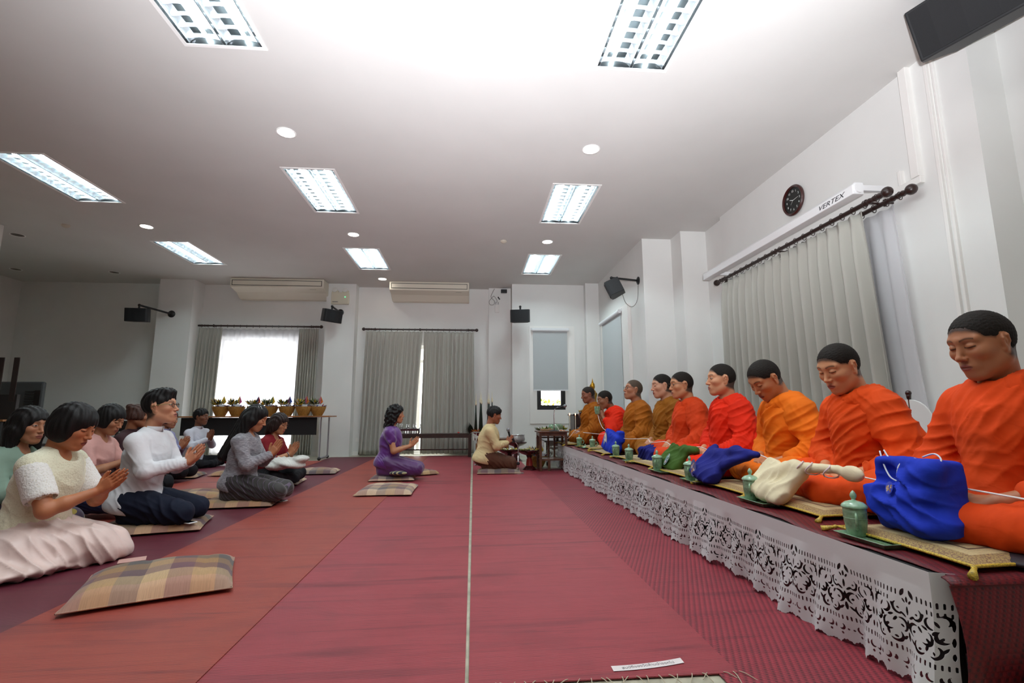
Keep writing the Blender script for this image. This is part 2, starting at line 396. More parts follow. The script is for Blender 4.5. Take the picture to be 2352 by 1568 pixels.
def at(x, y, Y):
    """the point of the depth plane Y that lies in direction of pixel x, y"""
    d = _f * FPX + CR * (x - 1176) - CU * (y - 784); return Vector((0, 0, CAMH)) + d * (Y / d.y)
def atx(x, y, X):
    d = _f * FPX + CR * (x - 1176) - CU * (y - 784); return Vector((0, 0, CAMH)) + d * (X / d.x)
speaker((-6.75, 10.2, 2.9), -1.5, .12, (-6.42, 10.7, 3.03), 'black loudspeaker at far left, beside the blank wall')
speaker((-3.02, 10.42, 2.98), -.75, .2, (-2.94, 10.84, 3.14), 'black loudspeaker under the emergency light box')
speaker((1.02, 10.15, 2.97), -1.75, .12, (1.07, 10.6, 3.12), 'black loudspeaker left of the narrow window')
speaker((2.32, 7.55, 2.93), 2.75, .42, (2.82, 7.82, 3.14), 'black loudspeaker on a long arm on the right side wall', s=.92, w=.36)
speaker((3.36, 2.62, 3.6), 3.5, .42, (3.94, 2.35, 3.75), 'big black loudspeaker at the top right corner of the photo', w=.62, h=.36, d=.42)
cable('speaker_cable', [(2.45, 7.6, 2.9), (2.52, 7.65, 2.72), (2.66, 7.72, 2.66), (2.78, 7.8, 2.8), (2.81, 7.82, 3.06)], .005, mat('grey_cable', '#7c7772', .5), 'thin grey cable hanging behind the side wall loudspeaker')

# emergency light, router
e = empty('emergency_light', (-2.95, 10.84, 3.32), 0, 'cream emergency light box with two lamps and green led on pillar', 'emergency light')
MB().box(-.19, .19, -.07, 0, 0, .27).build('case', mat('cream_plastic', '#d9d3bf', .45), e, bevel=.008)
for sx in (-.11, .11):
    lp = MB().lathe([(.02, 0), (.05, .03), (.06, .045), (.06, .055), (1e-6, .062)], (sx, -.06, .30), 18, rotm(1.25, 0, 0)).build('lamp', mat('lamp_glass', '#e9e9e4', .12, spec=.8), e, smooth=40)
    MB().box(sx - .07, sx + .07, -.065, -.02, .27, .31).build('lamp_bracket', mat('cream_plastic'), e, bevel=.004)
MB().ball((.11, -.071, .16), .009).build('status_led', mat('green_led', '#2fe07a', .4, emit=3), e)
MB().box(-.16, -.04, -.072, -.069, .04, .06).build('print', mat('grey_print'), e)
e = empty('wireless_router', (.56, 11.0, 3.22), 0, 'small white wireless router with two aerials high on pilaster', 'router')
MB().box(-.05, .05, -.03, 0, 0, .19).build('case', mat('router_white', '#e2e0dc', .4), e, bevel=.008)
for sx in (-.03, .03): MB().tube([(sx, -.015, .19), (sx, -.015, .25)], .005, 6).build('aerial', blk, e)
cg = mat('grey_cable')
cable('router_cable', [(.55, 10.97, 3.45), (.56, 10.96, 3.5), (.49, 10.96, 3.6), (.44, 10.97, 3.56), (.38, 10.97, 3.48), (.40, 10.97, 3.40), (.48, 10.96, 3.40), (.5, 10.96, 3.48), (.42, 10.96, 3.58), (.46, 10.96, 3.7), (.5, 10.97, 3.78)], .006, cg, 'grey coiled cable hanging above the wireless router')
e = empty('camera_adapter', (.72, 10.96, 3.72), 0, 'black power adapter box under the ceiling beside the pilaster', 'adapter'); MB().box(-.07, .07, -.04, .03, -.04, .04).build('case', blk, e, bevel=.006)
MB().tube([(-.14, -.02, -.14), (-.1, -.02, -.2)], .014, 8).build('plug', blk, e)
o = MB().box(-2.55, -2.49, 11.105, 11.12, .3, .38).build('wall_outlet', trimm); tag(o, 'small white wall outlet low beside the central curtains', 'outlet')

# ------------------------------------------------------------ curtains, rods, blinds
def fabric(name, c, tl=.25, rough=.85):
    if name in MATS: return MATS[name]
    m = mat(name, c, rough, sheen=.2); k = NT(m); t = k.n('BsdfTranslucent'); t.inputs[0].default_value = c4(c)
    mx = k.n('MixShader'); mx.inputs[0].default_value = tl; k.l(k.b.outputs[0], mx.inputs[1]); k.l(t.outputs[0], mx.inputs[2])
    k.l(mx.outputs[0], k.t.nodes['Material Output'].inputs[0]); v = k.co((60, 60, 220)); k.bump(k.noise(v, 6, 2), .15, .002); return m
drape = fabric('curtain_fabric', '#bab8af', .12)
sheer = bpy.data.materials.new('sheer_fabric'); sheer.use_nodes = True; MATS['sheer_fabric'] = sheer
k = NT(sheer); t1 = k.n('BsdfTransparent'); t1.inputs[0].default_value = (1, 1, 1, 1); t2 = k.n('BsdfTranslucent'); t2.inputs[0].default_value = (.9, .9, .93, 1)
d1 = k.n('BsdfDiffuse'); d1.inputs[0].default_value = (.82, .82, .84, 1)
mx = k.n('MixShader'); mx.inputs[0].default_value = .5; k.l(t2.outputs[0], mx.inputs[1]); k.l(d1.outputs[0], mx.inputs[2])
mx2 = k.n('MixShader'); mx2.inputs[0].default_value = .55; k.l(t1.outputs[0], mx2.inputs[1]); k.l(mx.outputs[0], mx2.inputs[2]); k.l(mx2.outputs[0], sheer.node_tree.nodes['Material Output'].inputs[0])
def curtain(name, axis, a0t, a1t, a0b, a1b, c, zt, zb, n, amp, m, seed=1, parent=None):
    """pleated cloth hanging along axis 'x' or 'y'; a0t..a1t at the top, a0b..a1b at the hem"""
    rg = random.Random(seed); ph = [rg.uniform(-.8, .8) for _ in range(n + 2)]; wd = [rg.uniform(.75, 1.2) for _ in range(n + 2)]
    def fn(u, v):
        q = u * n; i = int(min(q, n - 1e-6)); f = q - i
        gather = .55 + .45 * min(1, (v * 6))
        off = amp * gather * math.sin(2 * PI * q + .5 * math.sin(q * 1.7 + ph[i // 3])) * (wd[i] * (1 - f) + wd[i + 1] * f)
        off += amp * .35 * math.sin(4 * PI * q + 2 * v + seed) * v
        u2 = u + .012 * math.sin(v * 5 + q * .9 + seed) * v
        a = (a0t + (a1t - a0t) * u) * (1 - v) + (a0b + (a1b - a0b) * u2) * v
        if v < .06: off *= .25 + .75 * abs(math.sin(PI * q))
        z = zt + (zb - zt) * v + (.008 * math.sin(2 * PI * q + 1.6) if v == 0 else 0)
        return (a, c + off, z) if axis == 'x' else (c + off, a, z)
    return MB().grid(fn, n * 14, 26).build(name, m, parent, smooth=True, solid=.004)
rodm = mat('dark_wood_rod', '#2a1713', .4, coat=.3)
def rod(a0, a1, c, z, axis, label, brk, r=.019, fin=.038, wall=None):
    P = (lambda a, o=0, h=0: (a, c + o, z + h)) if axis == 'x' else (lambda a, o=0, h=0: (c + o, a, z + h))
    e = empty('curtain_rod', P((a0 + a1) / 2), 0, label, 'curtain rod'); L = Vector(P((a0 + a1) / 2))
    T = lambda p: Vector(p) - L
    MB().tube([T(P(a0)), T(P(a1))], r, 12).build('pole', rodm, e, smooth=40)
    for s, a in ((-1, a0), (1, a1)):
        m = MB(); m.ball(T(P(a + s * fin * .9)), fin, 16)
        m.tube([T(P(a + s * .02 - s * .0125 * j)) for j in range(17)], [r * (1.3 if j % 4 < 2 else 1.06) for j in range(17)], 12)
        m.build('finial', rodm, e, smooth=40)
    for a in brk:
        m = MB(); m.tube([T(P(a)), T(P(a, wall - c))], .01, 8); m.tube([T(P(a, 0, -.03)), T(P(a, 0, .03))], .012, 8); m.build('bracket', rodm, e, smooth=40)
    n = int(abs(a1 - a0) / .13); m = MB()
    for i in range(n):
        a = a0 + (a1 - a0) * (i + .5) / n; p = T(P(a, 0, -.006)); M = rotm(PI / 2, 0, .3) if axis == 'y' else rotm(0, PI / 2, .3)
        ring = [p + M @ Vector((math.cos(t) * r * 1.7, math.sin(t) * r * 1.7, 0)) for t in np.linspace(0, 2 * PI, 13)]; m.tube(ring, .0035, 5, caps=False)
    m.build('rings', rodm, e)['kind'] = 'stuff'
    return e
rod(-6.02, -3.42, BW - .12, 2.84, 'x', 'dark wooden curtain rod over the bright window at left', (-5.7, -3.6), wall=BW)
o = curtain('curtain', 'x', -6.0, -5.5, -6.08, -5.56, BW - .12, 2.79, .03, 7, .035, drape, 3); tag(o, 'grey-green curtain left of the bright window', 'curtain', 'drawn aside curtains')
o = curtain('curtain', 'x', -3.86, -3.44, -3.9, -3.46, BW - .12, 2.79, .03, 8, .035, drape, 5); tag(o, 'grey-green curtain right of the bright window, behind the baskets', 'curtain', 'drawn aside curtains')
o = curtain('sheer_curtain', 'x', -5.6, -3.78, -5.62, -3.8, BW - .05, 2.78, .06, 14, .018, sheer, 8); tag(o, 'white sheer curtain glowing in the bright window at left', 'sheer curtain')
rod(-2.42, .06, BW - .12, 2.80, 'x', 'dark wooden curtain rod over the closed central curtains', (-2.2, -1.2, -.1), wall=BW)
o = curtain('curtain', 'x', -2.40, -1.14, -2.46, -1.27, BW - .12, 2.75, .03, 13, .032, drape, 11); tag(o, 'closed grey-green floor curtain, left half of the central pair', 'curtain', 'central closed curtains')
o = curtain('curtain', 'x', -1.10, .03, -1.13, .06, BW - .12, 2.75, .03, 12, .032, drape, 14); tag(o, 'closed grey-green floor curtain, right half of the central pair', 'curtain', 'central closed curtains')
RX = 3.5
rod(3.62, 6.42, RX - .02, 2.74, 'y', 'front dark curtain rod with ball end under the white screen case', (3.8, 5.1, 6.3), .02, .045, 3.68)
rod(3.52, 6.35, RX + .1, 2.72, 'y', 'rear dark curtain rod with ball end on the right wall', (3.74, 6.2), .02, .045, 3.68)
o = curtain('curtain', 'y', 3.86, 5.02, 3.74, 5.0, RX - .02, 2.69, .43, 8, .055, drape, 21); tag(o, 'long pleated grey curtain on right wall, half nearer the camera', 'curtain', 'right wall curtains')
o = curtain('curtain', 'y', 5.04, 6.3, 5.02, 6.36, RX - .02, 2.69, .43, 9, .05, drape, 27); tag(o, 'long pleated grey curtain on right wall, half farther from the camera', 'curtain', 'right wall curtains')
o = curtain('sheer_curtain', 'y', 3.66, 6.25, 3.56, 6.3, RX + .1, 2.66, .43, 18, .018, sheer, 31); tag(o, 'white sheer curtain peeking out behind the long right wall curtain', 'sheer curtain')
# motorised projection screen case
white_metal = mat('white_enamel', '#e9e9ea', .35)
e = empty('projector_screen_case', (3.36, 5.1, 2.84), 0, 'long white projection screen case along the right wall', 'projector screen')
poly = [(-.055, -.05), (-.055, .03), (-.03, .06), (.05, .06), (.05, -.05)]
M = Matrix(((1, 0, 0), (0, 0, 1), (0, 1, 0)))
MB().prism(poly, 2.78, M, (0, -1.37, 0)).build('case', white_metal, e, bevel=.006)
MB().tube([(0, -1.36, .004), (0, -1.385, .004)], .044, 20).build('end_cap', white_metal, e, smooth=40)
MB().box(.05, .3, -1.34, -1.31, .0, .05).build('wall_bracket', white_metal, e); MB().box(.05, .3, 1.3, 1.33, 0, .05).build('wall_bracket', white_metal, e)
# word on the near face (-X side): reads along +Y to -Y from the room
Rw = Matrix(((0, 0, -1), (-1, 0, 0), (0, 1, 0)))
text_obj('lettering', 'VERTEX', .062, mat('dark_print', '#23242a', .5), e, (-.056, -1.1, -.012), Rw, shear=.35, sx=1.5)
# roller blinds
blindm = fabric('blind_fabric', '#c3c8c9', .1, .8); bc = mat('blind_cassette', '#e4e6e8', .4)
e = empty('roller_blind', (1.72, 10.5, 2.74), 0, 'grey roller blind over the narrow black-framed back window', 'roller blind')
m = MB(); m.tube([(-.41, 0, 0), (.41, 0, 0)], .038, 14); m.box(-.43, .43, .02, .06, .0, .045); m.build('roller', bc, e, smooth=40)
MB().box(-.385, .385, .02, .024, -1.33, 0).build('cloth', blindm, e)
MB().box(-.39, .39, .012, .03, -1.35, -1.325).build('bottom_bar', bc, e, bevel=.003)
e = empty('roller_blind', (2.72, 9.3, 2.78), 0, 'roller blind over the narrow window in the right side wall', 'roller blind')
m = MB(); m.tube([(0, -.68, 0), (0, .68, 0)], .038, 14); m.box(.02, .06, -.7, .7, 0, .045); m.build('roller', bc, e, smooth=40)
MB().box(.03, .034, -.65, .65, -1.9, 0).build('cloth', blindm, e)
# clock
e = empty('wall_clock', (3.68, 4.97, 3.31), 0, 'round black wall clock with dark red rim and white numerals', 'clock')
Mx = rotm(0, -PI / 2, 0)
MB().lathe([(.155, 0), (.175, .012), (.178, .03), (.165, .045), (.150, .035), (.150, .02)], n=40, M=Mx, caps=False).build('rim', mat('dark_red_rim', '#3c1512', .35, coat=.4), e, smooth=40)
MB().lathe([(.152, 0), (.152, .022), (1e-6, .022)], n=40, M=Mx).build('dial', mat('clock_dial', '#1d1f1d', .5), e)
white_p = mat('white_print', '#dfe3df', .5)
for i in range(1, 13):
    t = PI / 2 - i * PI / 6; text_obj('numeral', str(i), .036, white_p, e, (-.0235, -math.cos(t) * .108, math.sin(t) * .108), Rw)
def hand(name, hr, L, w):
    t = PI / 2 - hr * PI / 6; d = Vector((0, -math.cos(t), math.sin(t))); s = Vector((0, d.z, -d.y)); p = Vector((-.026, 0, 0))
    MB().add([p - s * w, p + s * w, p + d * L + s * w * .4, p + d * L - s * w * .4], [(0, 1, 2, 3)]).build(name, white_p, e, solid=.001)
hand('hour_hand', 9.75, .06, .005); hand('minute_hand', 2.8, .09, .003); hand('second_hand', 7.6, .06, .0012)
# ------------------------------------------------------------ implicit surfaces: smooth unions of simple forms, polygonised
class Form:
    def __init__(s): s.ops = []
    def ell(s, c, r, k=.02, R=None, sub=False):
        s.ops.append(('e', np.array(c, float), np.array(r, float) * np.ones(3), k, None if R is None else np.array(R), sub)); return s
    def cap(s, a, b, ra, rb=None, k=.02, sub=False, sc=None):
        s.ops.append(('c', np.array(a, float), np.array(b, float), float(ra), float(ra if rb is None else rb), k, sub)); return s
    def chain(s, P, r, k=.02):
        for i in range(len(P) - 1): s.cap(P[i], P[i + 1], r[i] if hasattr(r, '__len__') else r, r[i + 1] if hasattr(r, '__len__') else r, k)
        return s
    def box(s, c, h, rr=.01, k=.02, R=None, sub=False):
        s.ops.append(('b', np.array(c, float), np.array(h, float), rr, k, None if R is None else np.array(R), sub)); return s
    def plane(s, n, d, k=.005):                       # keep the side where n.p < d
        s.ops.append(('p', np.array(n, float), float(d), k)); return s
    def xf(s, M3, t, sc=1.0):
        """transformed copy"""
        M = np.array(M3); t = np.array(t, float); o = Form()
        for q in s.ops:
            if q[0] == 'e': o.ops.append(('e', M @ q[1] * sc + t, q[2] * sc, q[3] * sc, M @ (np.eye(3) if q[4] is None else q[4]), q[5]))
            elif q[0] == 'c': o.ops.append(('c', M @ q[1] * sc + t, M @ q[2] * sc + t, q[3] * sc, q[4] * sc, q[5] * sc, q[6]))
            elif q[0] == 'b': o.ops.append(('b', M @ q[1] * sc + t, q[2] * sc, q[3] * sc, q[4] * sc, M @ (np.eye(3) if q[5] is None else q[5]), q[6]))
            elif q[0] == 'p': n = M @ q[1]; o.ops.append(('p', n, q[2] * sc + n @ t, q[3] * sc))
        return o
    def __add__(s, o): r = Form(); r.ops = s.ops + o.ops; return r
    def bounds(s):
        lo, hi = [], []
        for q in s.ops:
            if q[0] == 'e' and not q[5]: r = q[2].max(); lo.append(q[1] - r); hi.append(q[1] + r)
            elif q[0] == 'c' and not q[6]: r = max(q[3], q[4]); lo.append(np.minimum(q[1], q[2]) - r); hi.append(np.maximum(q[1], q[2]) + r)
            elif q[0] == 'b' and not q[6]: r = np.linalg.norm(q[2]) + q[3]; lo.append(q[1] - r); hi.append(q[1] + r)
        return np.min(lo, 0), np.max(hi, 0)
    def evaluate(s, lo, hi, h):
        n = np.maximum(3, np.ceil((hi - lo) / h).astype(int) + 1)
        ax = [(lo[i] + h * np.arange(n[i])).astype(np.float32) for i in range(3)]
        g = np.full(tuple(n), .08, np.float32)
        for q in s.ops:
            if q[0] == 'p':
                d = (ax[0][:, None, None] * q[1][0] + ax[1][None, :, None] * q[1][1] + ax[2][None, None, :] * q[1][2] - q[2]).astype(np.float32)
                g[:] = smax(g, d, q[3]); continue
            if q[0] == 'e': c, r, k, R, sub = q[1:]; ext = (np.abs(R) @ r if R is not None else r); a, b = c - ext, c + ext
            elif q[0] == 'c': k, sub = q[5:]; r = max(q[3], q[4]); a, b = np.minimum(q[1], q[2]) - r, np.maximum(q[1], q[2]) + r
            else: k, sub = q[4], q[6]; ext = (np.abs(q[5]) @ q[2] if q[5] is not None else q[2]) + q[3]; a, b = q[1] - ext, q[1] + ext
            mg = k + 2.2 * h + .002
            i0 = np.clip(((a - mg - lo) / h).astype(int), 0, n); i1 = np.clip(((b + mg - lo) / h).astype(int) + 2, 0, n)
            if (i1 <= i0).any(): continue
            sl = tuple(slice(i0[i], i1[i]) for i in range(3))
            X = ax[0][sl[0]][:, None, None]; Y = ax[1][sl[1]][None, :, None]; Z = ax[2][sl[2]][None, None, :]
            if q[0] == 'c':
                A, B, ra, rb = q[1], q[2], q[3], q[4]; ba = B - A; L = max(ba @ ba, 1e-9)
                x, y, z = X - A[0], Y - A[1], Z - A[2]; t = np.clip((x * ba[0] + y * ba[1] + z * ba[2]) / L, 0, 1)
                d = np.sqrt((x - ba[0] * t) ** 2 + (y - ba[1] * t) ** 2 + (z - ba[2] * t) ** 2) - (ra + (rb - ra) * t)
            else:
                c = q[1]; x, y, z = X - c[0], Y - c[1], Z - c[2]; R = q[4] if q[0] == 'e' else q[5]
                if R is not None:
                    x, y, z = (R[0, 0] * x + R[1, 0] * y + R[2, 0] * z, R[0, 1] * x + R[1, 1] * y + R[2, 1] * z, R[0, 2] * x + R[1, 2] * y + R[2, 2] * z)
                if q[0] == 'e':
                    r = q[2]; k0 = np.sqrt((x / r[0]) ** 2 + (y / r[1]) ** 2 + (z / r[2]) ** 2); k1 = np.sqrt((x / r[0] ** 2) ** 2 + (y / r[1] ** 2) ** 2 + (z / r[2] ** 2) ** 2)
                    d = np.where(k1 > 1e-6, k0 * (k0 - 1) / np.maximum(k1, 1e-6), -r.min())
                else:
                    hh = q[2]; dx, dy, dz = np.abs(x) - hh[0], np.abs(y) - hh[1], np.abs(z) - hh[2]
                    d = np.sqrt(np.maximum(dx, 0) ** 2 + np.maximum(dy, 0) ** 2 + np.maximum(dz, 0) ** 2) + np.minimum(np.maximum(np.maximum(dx, dy), dz), 0) - q[3]
            d = d.astype(np.float32)
            g[sl] = smax(g[sl], -d, k) if sub else smin(g[sl], d, k)
        return g, lo, h
def smin(a, b, k):
    if k <= 0: return np.minimum(a, b)
    t = np.maximum(k - np.abs(a - b), 0) / k; return np.minimum(a, b) - t * t * k * .25
def smax(a, b, k): return -smin(-a, -b, k)
def nets(g, lo, h):
    """naive surface nets: vertices and quads of the zero level"""
    s = g < 0; c = [s[i:s.shape[0] - 1 + i, j:s.shape[1] - 1 + j, k:s.shape[2] - 1 + k] for i in (0, 1) for j in (0, 1) for k in (0, 1)]
    cnt = sum(x.astype(np.int8) for x in c); m = (cnt > 0) & (cnt < 8); ci = np.argwhere(m)
    if len(ci) == 0: return np.zeros((0, 3)), np.zeros((0, 4), int)
    idx = np.full(m.shape, -1, np.int64); idx[m] = np.arange(len(ci))
    off = np.array([(i, j, k) for i in (0, 1) for j in (0, 1) for k in (0, 1)])
    val = np.stack([g[ci[:, 0] + o[0], ci[:, 1] + o[1], ci[:, 2] + o[2]] for o in off])
    P = np.zeros((len(ci), 3)); C = np.zeros(len(ci))
    for a in range(8):
        for b in range(a + 1, 8):
            if np.abs(off[a] - off[b]).sum() != 1: continue
            va, vb = val[a], val[b]; q = (va < 0) != (vb < 0); t = np.where(q, va / np.where(q, va - vb, 1), 0)
            P += np.where(q[:, None], off[a] + t[:, None] * (off[b] - off[a]), 0); C += q
    V = lo + h * (ci + P / C[:, None]); F = []
    for ax_ in range(3):
        o1, o2 = (ax_ + 1) % 3, (ax_ + 2) % 3
        sh = [slice(1, -1)] * 3; a = list(sh); b = list(sh); a[ax_] = slice(0, -1); b[ax_] = slice(1, None)
        sa, sb = s[tuple(a)], s[tuple(b)]; e = np.argwhere(sa != sb)
        if len(e) == 0: continue
        inside = sa[e[:, 0], e[:, 1], e[:, 2]]
        base = e.copy(); base[:, o1] += 0; base[:, o2] += 0
        q = []
        for d1, d2 in ((0, 0), (1, 0), (1, 1), (0, 1)):
            t = e.copy(); t[:, o1] += d1; t[:, o2] += d2; q.append(idx[t[:, 0], t[:, 1], t[:, 2]])
        q = np.stack(q, 1); q[~inside] = q[~inside][:, ::-1]; F.append(q)
    F = np.concatenate(F); return V, F[(F >= 0).all(1)]
def vnormals(V, F):
    n = np.cross(V[F[:, 2]] - V[F[:, 0]], V[F[:, 3]] - V[F[:, 1]]); N = np.zeros_like(V)
    for i in range(4): np.add.at(N, F[:, i], n)
    return N / np.maximum(np.linalg.norm(N, axis=1, keepdims=True), 1e-9)
def relax(V, F, it=1, w=.5):
    for _ in range(it):
        S = np.zeros_like(V); C = np.zeros(len(V))
        for i in range(4):
            for j in (1, 3): np.add.at(S, F[:, i], V[F[:, (i + j) % 4]]); np.add.at(C, F[:, i], 1)
        V = V * (1 - w) + w * S / np.maximum(C, 1)[:, None]
    return V
def mesh_form(form, h, lo=None, hi=None, disp=None, smooth=1):
    l, u = form.bounds(); l = l - 3 * h - .012; u = u + 3 * h + .012
    if lo is not None: l = np.maximum(l, lo)
    if hi is not None: u = np.minimum(u, hi)
    V, F = nets(*form.evaluate(l, u, h))
    if smooth: V = relax(V, F, smooth)
    if disp is not None and len(V):
        N = vnormals(V, F); V = V + N * disp(V, N)[:, None]
    return V, F
def link_mesh(name, VF, m, parent=None, colors=None, loc=None):
    """one object out of one or several vertex/face arrays"""
    if isinstance(VF, tuple): VF = [VF]
    V = np.concatenate([v for v, f in VF]); o = 0; Fs = []
    for v, f in VF: Fs.append(f + o); o += len(v)
    F = np.concatenate(Fs); me = bpy.data.meshes.new(name)
    me.vertices.add(len(V)); me.vertices.foreach_set('co', V.astype(np.float32).ravel())
    me.loops.add(len(F) * 4); me.loops.foreach_set('vertex_index', F.astype(np.int32).ravel())
    me.polygons.add(len(F)); me.polygons.foreach_set('loop_start', np.arange(0, len(F) * 4, 4, dtype=np.int32))
    try: me.polygons.foreach_set('loop_total', np.full(len(F), 4, np.int32))
    except Exception: pass
    me.update(calc_edges=True); me.validate(); me.materials.append(m); me.shade_smooth()
    if colors is not None:
        ca = me.color_attributes.new('tint', 'FLOAT_COLOR', 'POINT'); arr = np.ones((len(V), 4), np.float32); arr[:, :3] = np.concatenate(colors); ca.data.foreach_set('color', arr.ravel())
    ob = bpy.data.objects.new(name, me); COL.objects.link(ob)
    if parent is not None: ob.parent = parent
    if loc is not None: ob.location = loc
    return ob
def wavy(V, f, seed=0.):
    """slow pseudo-random field in -1..1"""
    x, y, z = V[:, 0] * f, V[:, 1] * f, V[:, 2] * f; s = seed
    return (np.sin(x * 1.3 + 1.7 * np.sin(y * .9 + s) + s) + np.sin(y * 1.1 + 1.9 * np.sin(z * .8 + 2 * s) + 1.3) + np.sin(z * 1.2 + 1.6 * np.sin(x * .7 + 3 * s) + 2.1)) / 3
def crease(V, d, wl, seed, n=5):
    """irregular fold field running across direction d, roughly -1..1"""
    rg = np.random.default_rng(int(seed * 977) % 100003); d = np.array(d, float); d /= np.linalg.norm(d); acc = np.zeros(len(V))
    W = V + .012 * np.stack([wavy(V, 9, seed), wavy(V, 9, seed + 5), wavy(V, 9, seed + 9)], 1)
    for j in range(n):
        k = d * (PI / (wl * rg.uniform(.75, 1.7))) + rg.normal(0, .16, 3) * PI / wl; acc += np.sin(W @ k + rg.uniform(0, 6.28)) * rg.uniform(.6, 1.1)
    acc /= n * .5; return 1 - 1.9 * np.abs(acc) ** .75 / (1 + .3 * np.abs(acc))
def folds(specs, base=.0015, seed=0.):
    """specs: (centre, radius, direction across the folds, wavelength, depth); gives a displacement of cloth"""
    def f(V, N):
        D = base * wavy(V, 22, seed) + base * .5 * wavy(V, 55, seed + 1)
        for q, (c, r, d, wl, a) in enumerate(specs):
            w = np.exp(-(((V - np.array(c)) ** 2).sum(1)) / (r * r)); D += w * a * (.5 + .5 * wavy(V, 6, seed + q)) * 1.8 * crease(V, d, wl, seed + q * 1.37)
        return D
    return f
# ------------------------------------------------------------ woven mats on the floor
def weave_mat(name, c0, c1, dia=False):
    if name in MATS: return MATS[name]
    m = mat(name, c0, .5, spec=.35); k = NT(m); v = k.co(); s = k.sep(v); yy = k.math('ADD', s[1], s[2])
    big = k.noise(k.co((.9, 9, 1)), 2.2, 5, .6); fine = k.noise(k.co((2, 60, 1)), 3.0, 3); band = k.noise(k.co((.5, 7, 1)), 1.6, 4, .9); blot = k.noise(k.co((1.2, 1.2, 1)), 2.3, 5, .3)
    ph = k.math('MULTIPLY', s[0], PI / (.013 if dia else .0045)); pv = k.math('MULTIPLY', yy, PI / (.015 if dia else .006))
    row = k.math('FLOOR', k.math('DIVIDE', pv, PI)); ph2 = k.math('ADD', ph, k.math('MULTIPLY', row, PI / 2))
    w = k.math('MULTIPLY', k.math('SINE', ph2), k.math('SINE', pv)); wa = k.math('ABSOLUTE', w)
    col = k.mix(k.math('MULTIPLY', big, .9), c0, c1)
    col = k.mix(k.math('MULTIPLY', k.math('GREATER_THAN', fine, .6), .25), col, '#3a1218')
    bb = k.n('MapRange'); k.l(band, bb.inputs[0]); bb.inputs[1].default_value = .56; bb.inputs[2].default_value = .70; col = k.mix(k.math('MULTIPLY', bb.outputs[0], .45), col, '#4a1a26')
    b2 = k.n('MapRange'); k.l(blot, b2.inputs[0]); b2.inputs[1].default_value = .5; b2.inputs[2].default_value = .75; col = k.mix(k.math('MULTIPLY', b2.outputs[0], .3), col, '#5e2a30')
    thr = k.math('LESS_THAN', wa, .22 if not dia else .3); col = k.mix(k.math('MULTIPLY', thr, .35), col, '#2a0d14')
    if dia:
        dark = k.math('GREATER_THAN', w, .45); col = k.mix(k.math('MULTIPLY', dark, .7), col, '#1c1018')
    k.base(col); k.bump(wa, .35, .002); return m
MR = {'a': weave_mat('woven_reed_crimson', '#93333b', '#a6464e'), 'b': weave_mat('woven_reed_orange_red', '#95392e', '#a64d3e'),
      'c': weave_mat('woven_reed_maroon', '#5f2230', '#6d2d3a'), 'd': weave_mat('woven_reed_diamond', '#94303c', '#9e3a46', True), 'e': weave_mat('platform_runner_weave', '#75191f', '#5c1217', True)}
def floor_mat(x0, x1, y0, y1, z, mk, label, x0b=None, x1b=None, t=.004):
    x0b = x0 if x0b is None else x0b; x1b = x1 if x1b is None else x1b
    mb = MB(); vs = [(x0, y0, z), (x1, y0, z), (x1b, y1, z), (x0b, y1, z)]; mb.add(vs + [(a, b, z + t) for a, b, _ in vs], [(3, 2, 1, 0), (4, 5, 6, 7), (0, 1, 5, 4), (1, 2, 6, 5), (2, 3, 7, 6), (3, 0, 4, 7)])
    return tag(mb.build('woven_floor_mat', MR[mk]), label, 'floor mat', 'long woven floor mats')
floor_mat(-.003, .93, 1.76, 10.75, .005, 'a', 'crimson woven mat right of the pale floor gap, with frayed label end', .035, .93)
floor_mat(.86, 2.9, 2.2, 8.1, .0, 'd', 'pinkish red diamond-weave mat running under the monks\' platform')
floor_mat(.86, 3.2, 1.6, 2.22, .004, 'd', 'short red diamond-weave mat piece at the near end of the platform')
floor_mat(-.95, -.019, -.6, 10.8, .0, 'a', 'crimson woven mat left of the pale floor gap, reaching the central curtains', -.95, -.005)
floor_mat(-1.93, -.92, -.6, 10.72, .004, 'b', 'orange-red woven mat between the crimson mat and the maroon mat', -1.97)
floor_mat(-2.9, -1.89, 1.0, 10.7, .0, 'c', 'dark maroon woven mat under the kneeling man in white', -2.95, -1.93)
floor_mat(-3.85, -2.87, 1.4, 9.9, .004, 'b', 'orange-red woven mat left of the maroon mat')
floor_mat(-4.85, -3.82, 2.4, 9.95, .0, 'c', 'dark maroon woven mat behind the women at left')
floor_mat(-5.9, -4.82, 3.0, 9.9, .004, 'b', 'orange-red woven mat nearest the far left wall')
# frayed warp ends and label of the near mat
m = MB(); rg = random.Random(5)
for i in range(26):
    x = .04 + .9 * i / 25 + rg.uniform(-.012, .012); L = rg.uniform(.03, .09); dx = rg.uniform(-.05, .06)
    m.tube(spline([(x, 1.765, .010), (x + dx * .3, 1.765 - L * .4, .014), (x + dx, 1.765 - L, .006)], 4), .0016, 5)
o = m.build('mat_fringe', mat('raffia', '#b3a892', .8)); o['kind'] = 'stuff'; tag(o, 'pale frayed string fringe at the near end of the crimson mat', 'fringe')
lab = MB(); lab.grid(lambda u, v: (.50 + .27 * u, 1.80 + .035 * v + .035 * u * u, .0112), 14, 1)
e = empty('paper_label', (0, 0, 0), 0, 'white paper strip with a line of dark writing on the near mat end', 'label')
lab.build('strip', mat('label_paper', '#d8d0cf', .6), e, solid=.0006)
t = text_obj('lettering', 'สมบัติของวัดห้ามนำออกไป', .021, mat('ink', '#4b4448', .6), e, (.635, 1.829, .0117), rotm(0, 0, .12), ext=.0002, sx=.92)

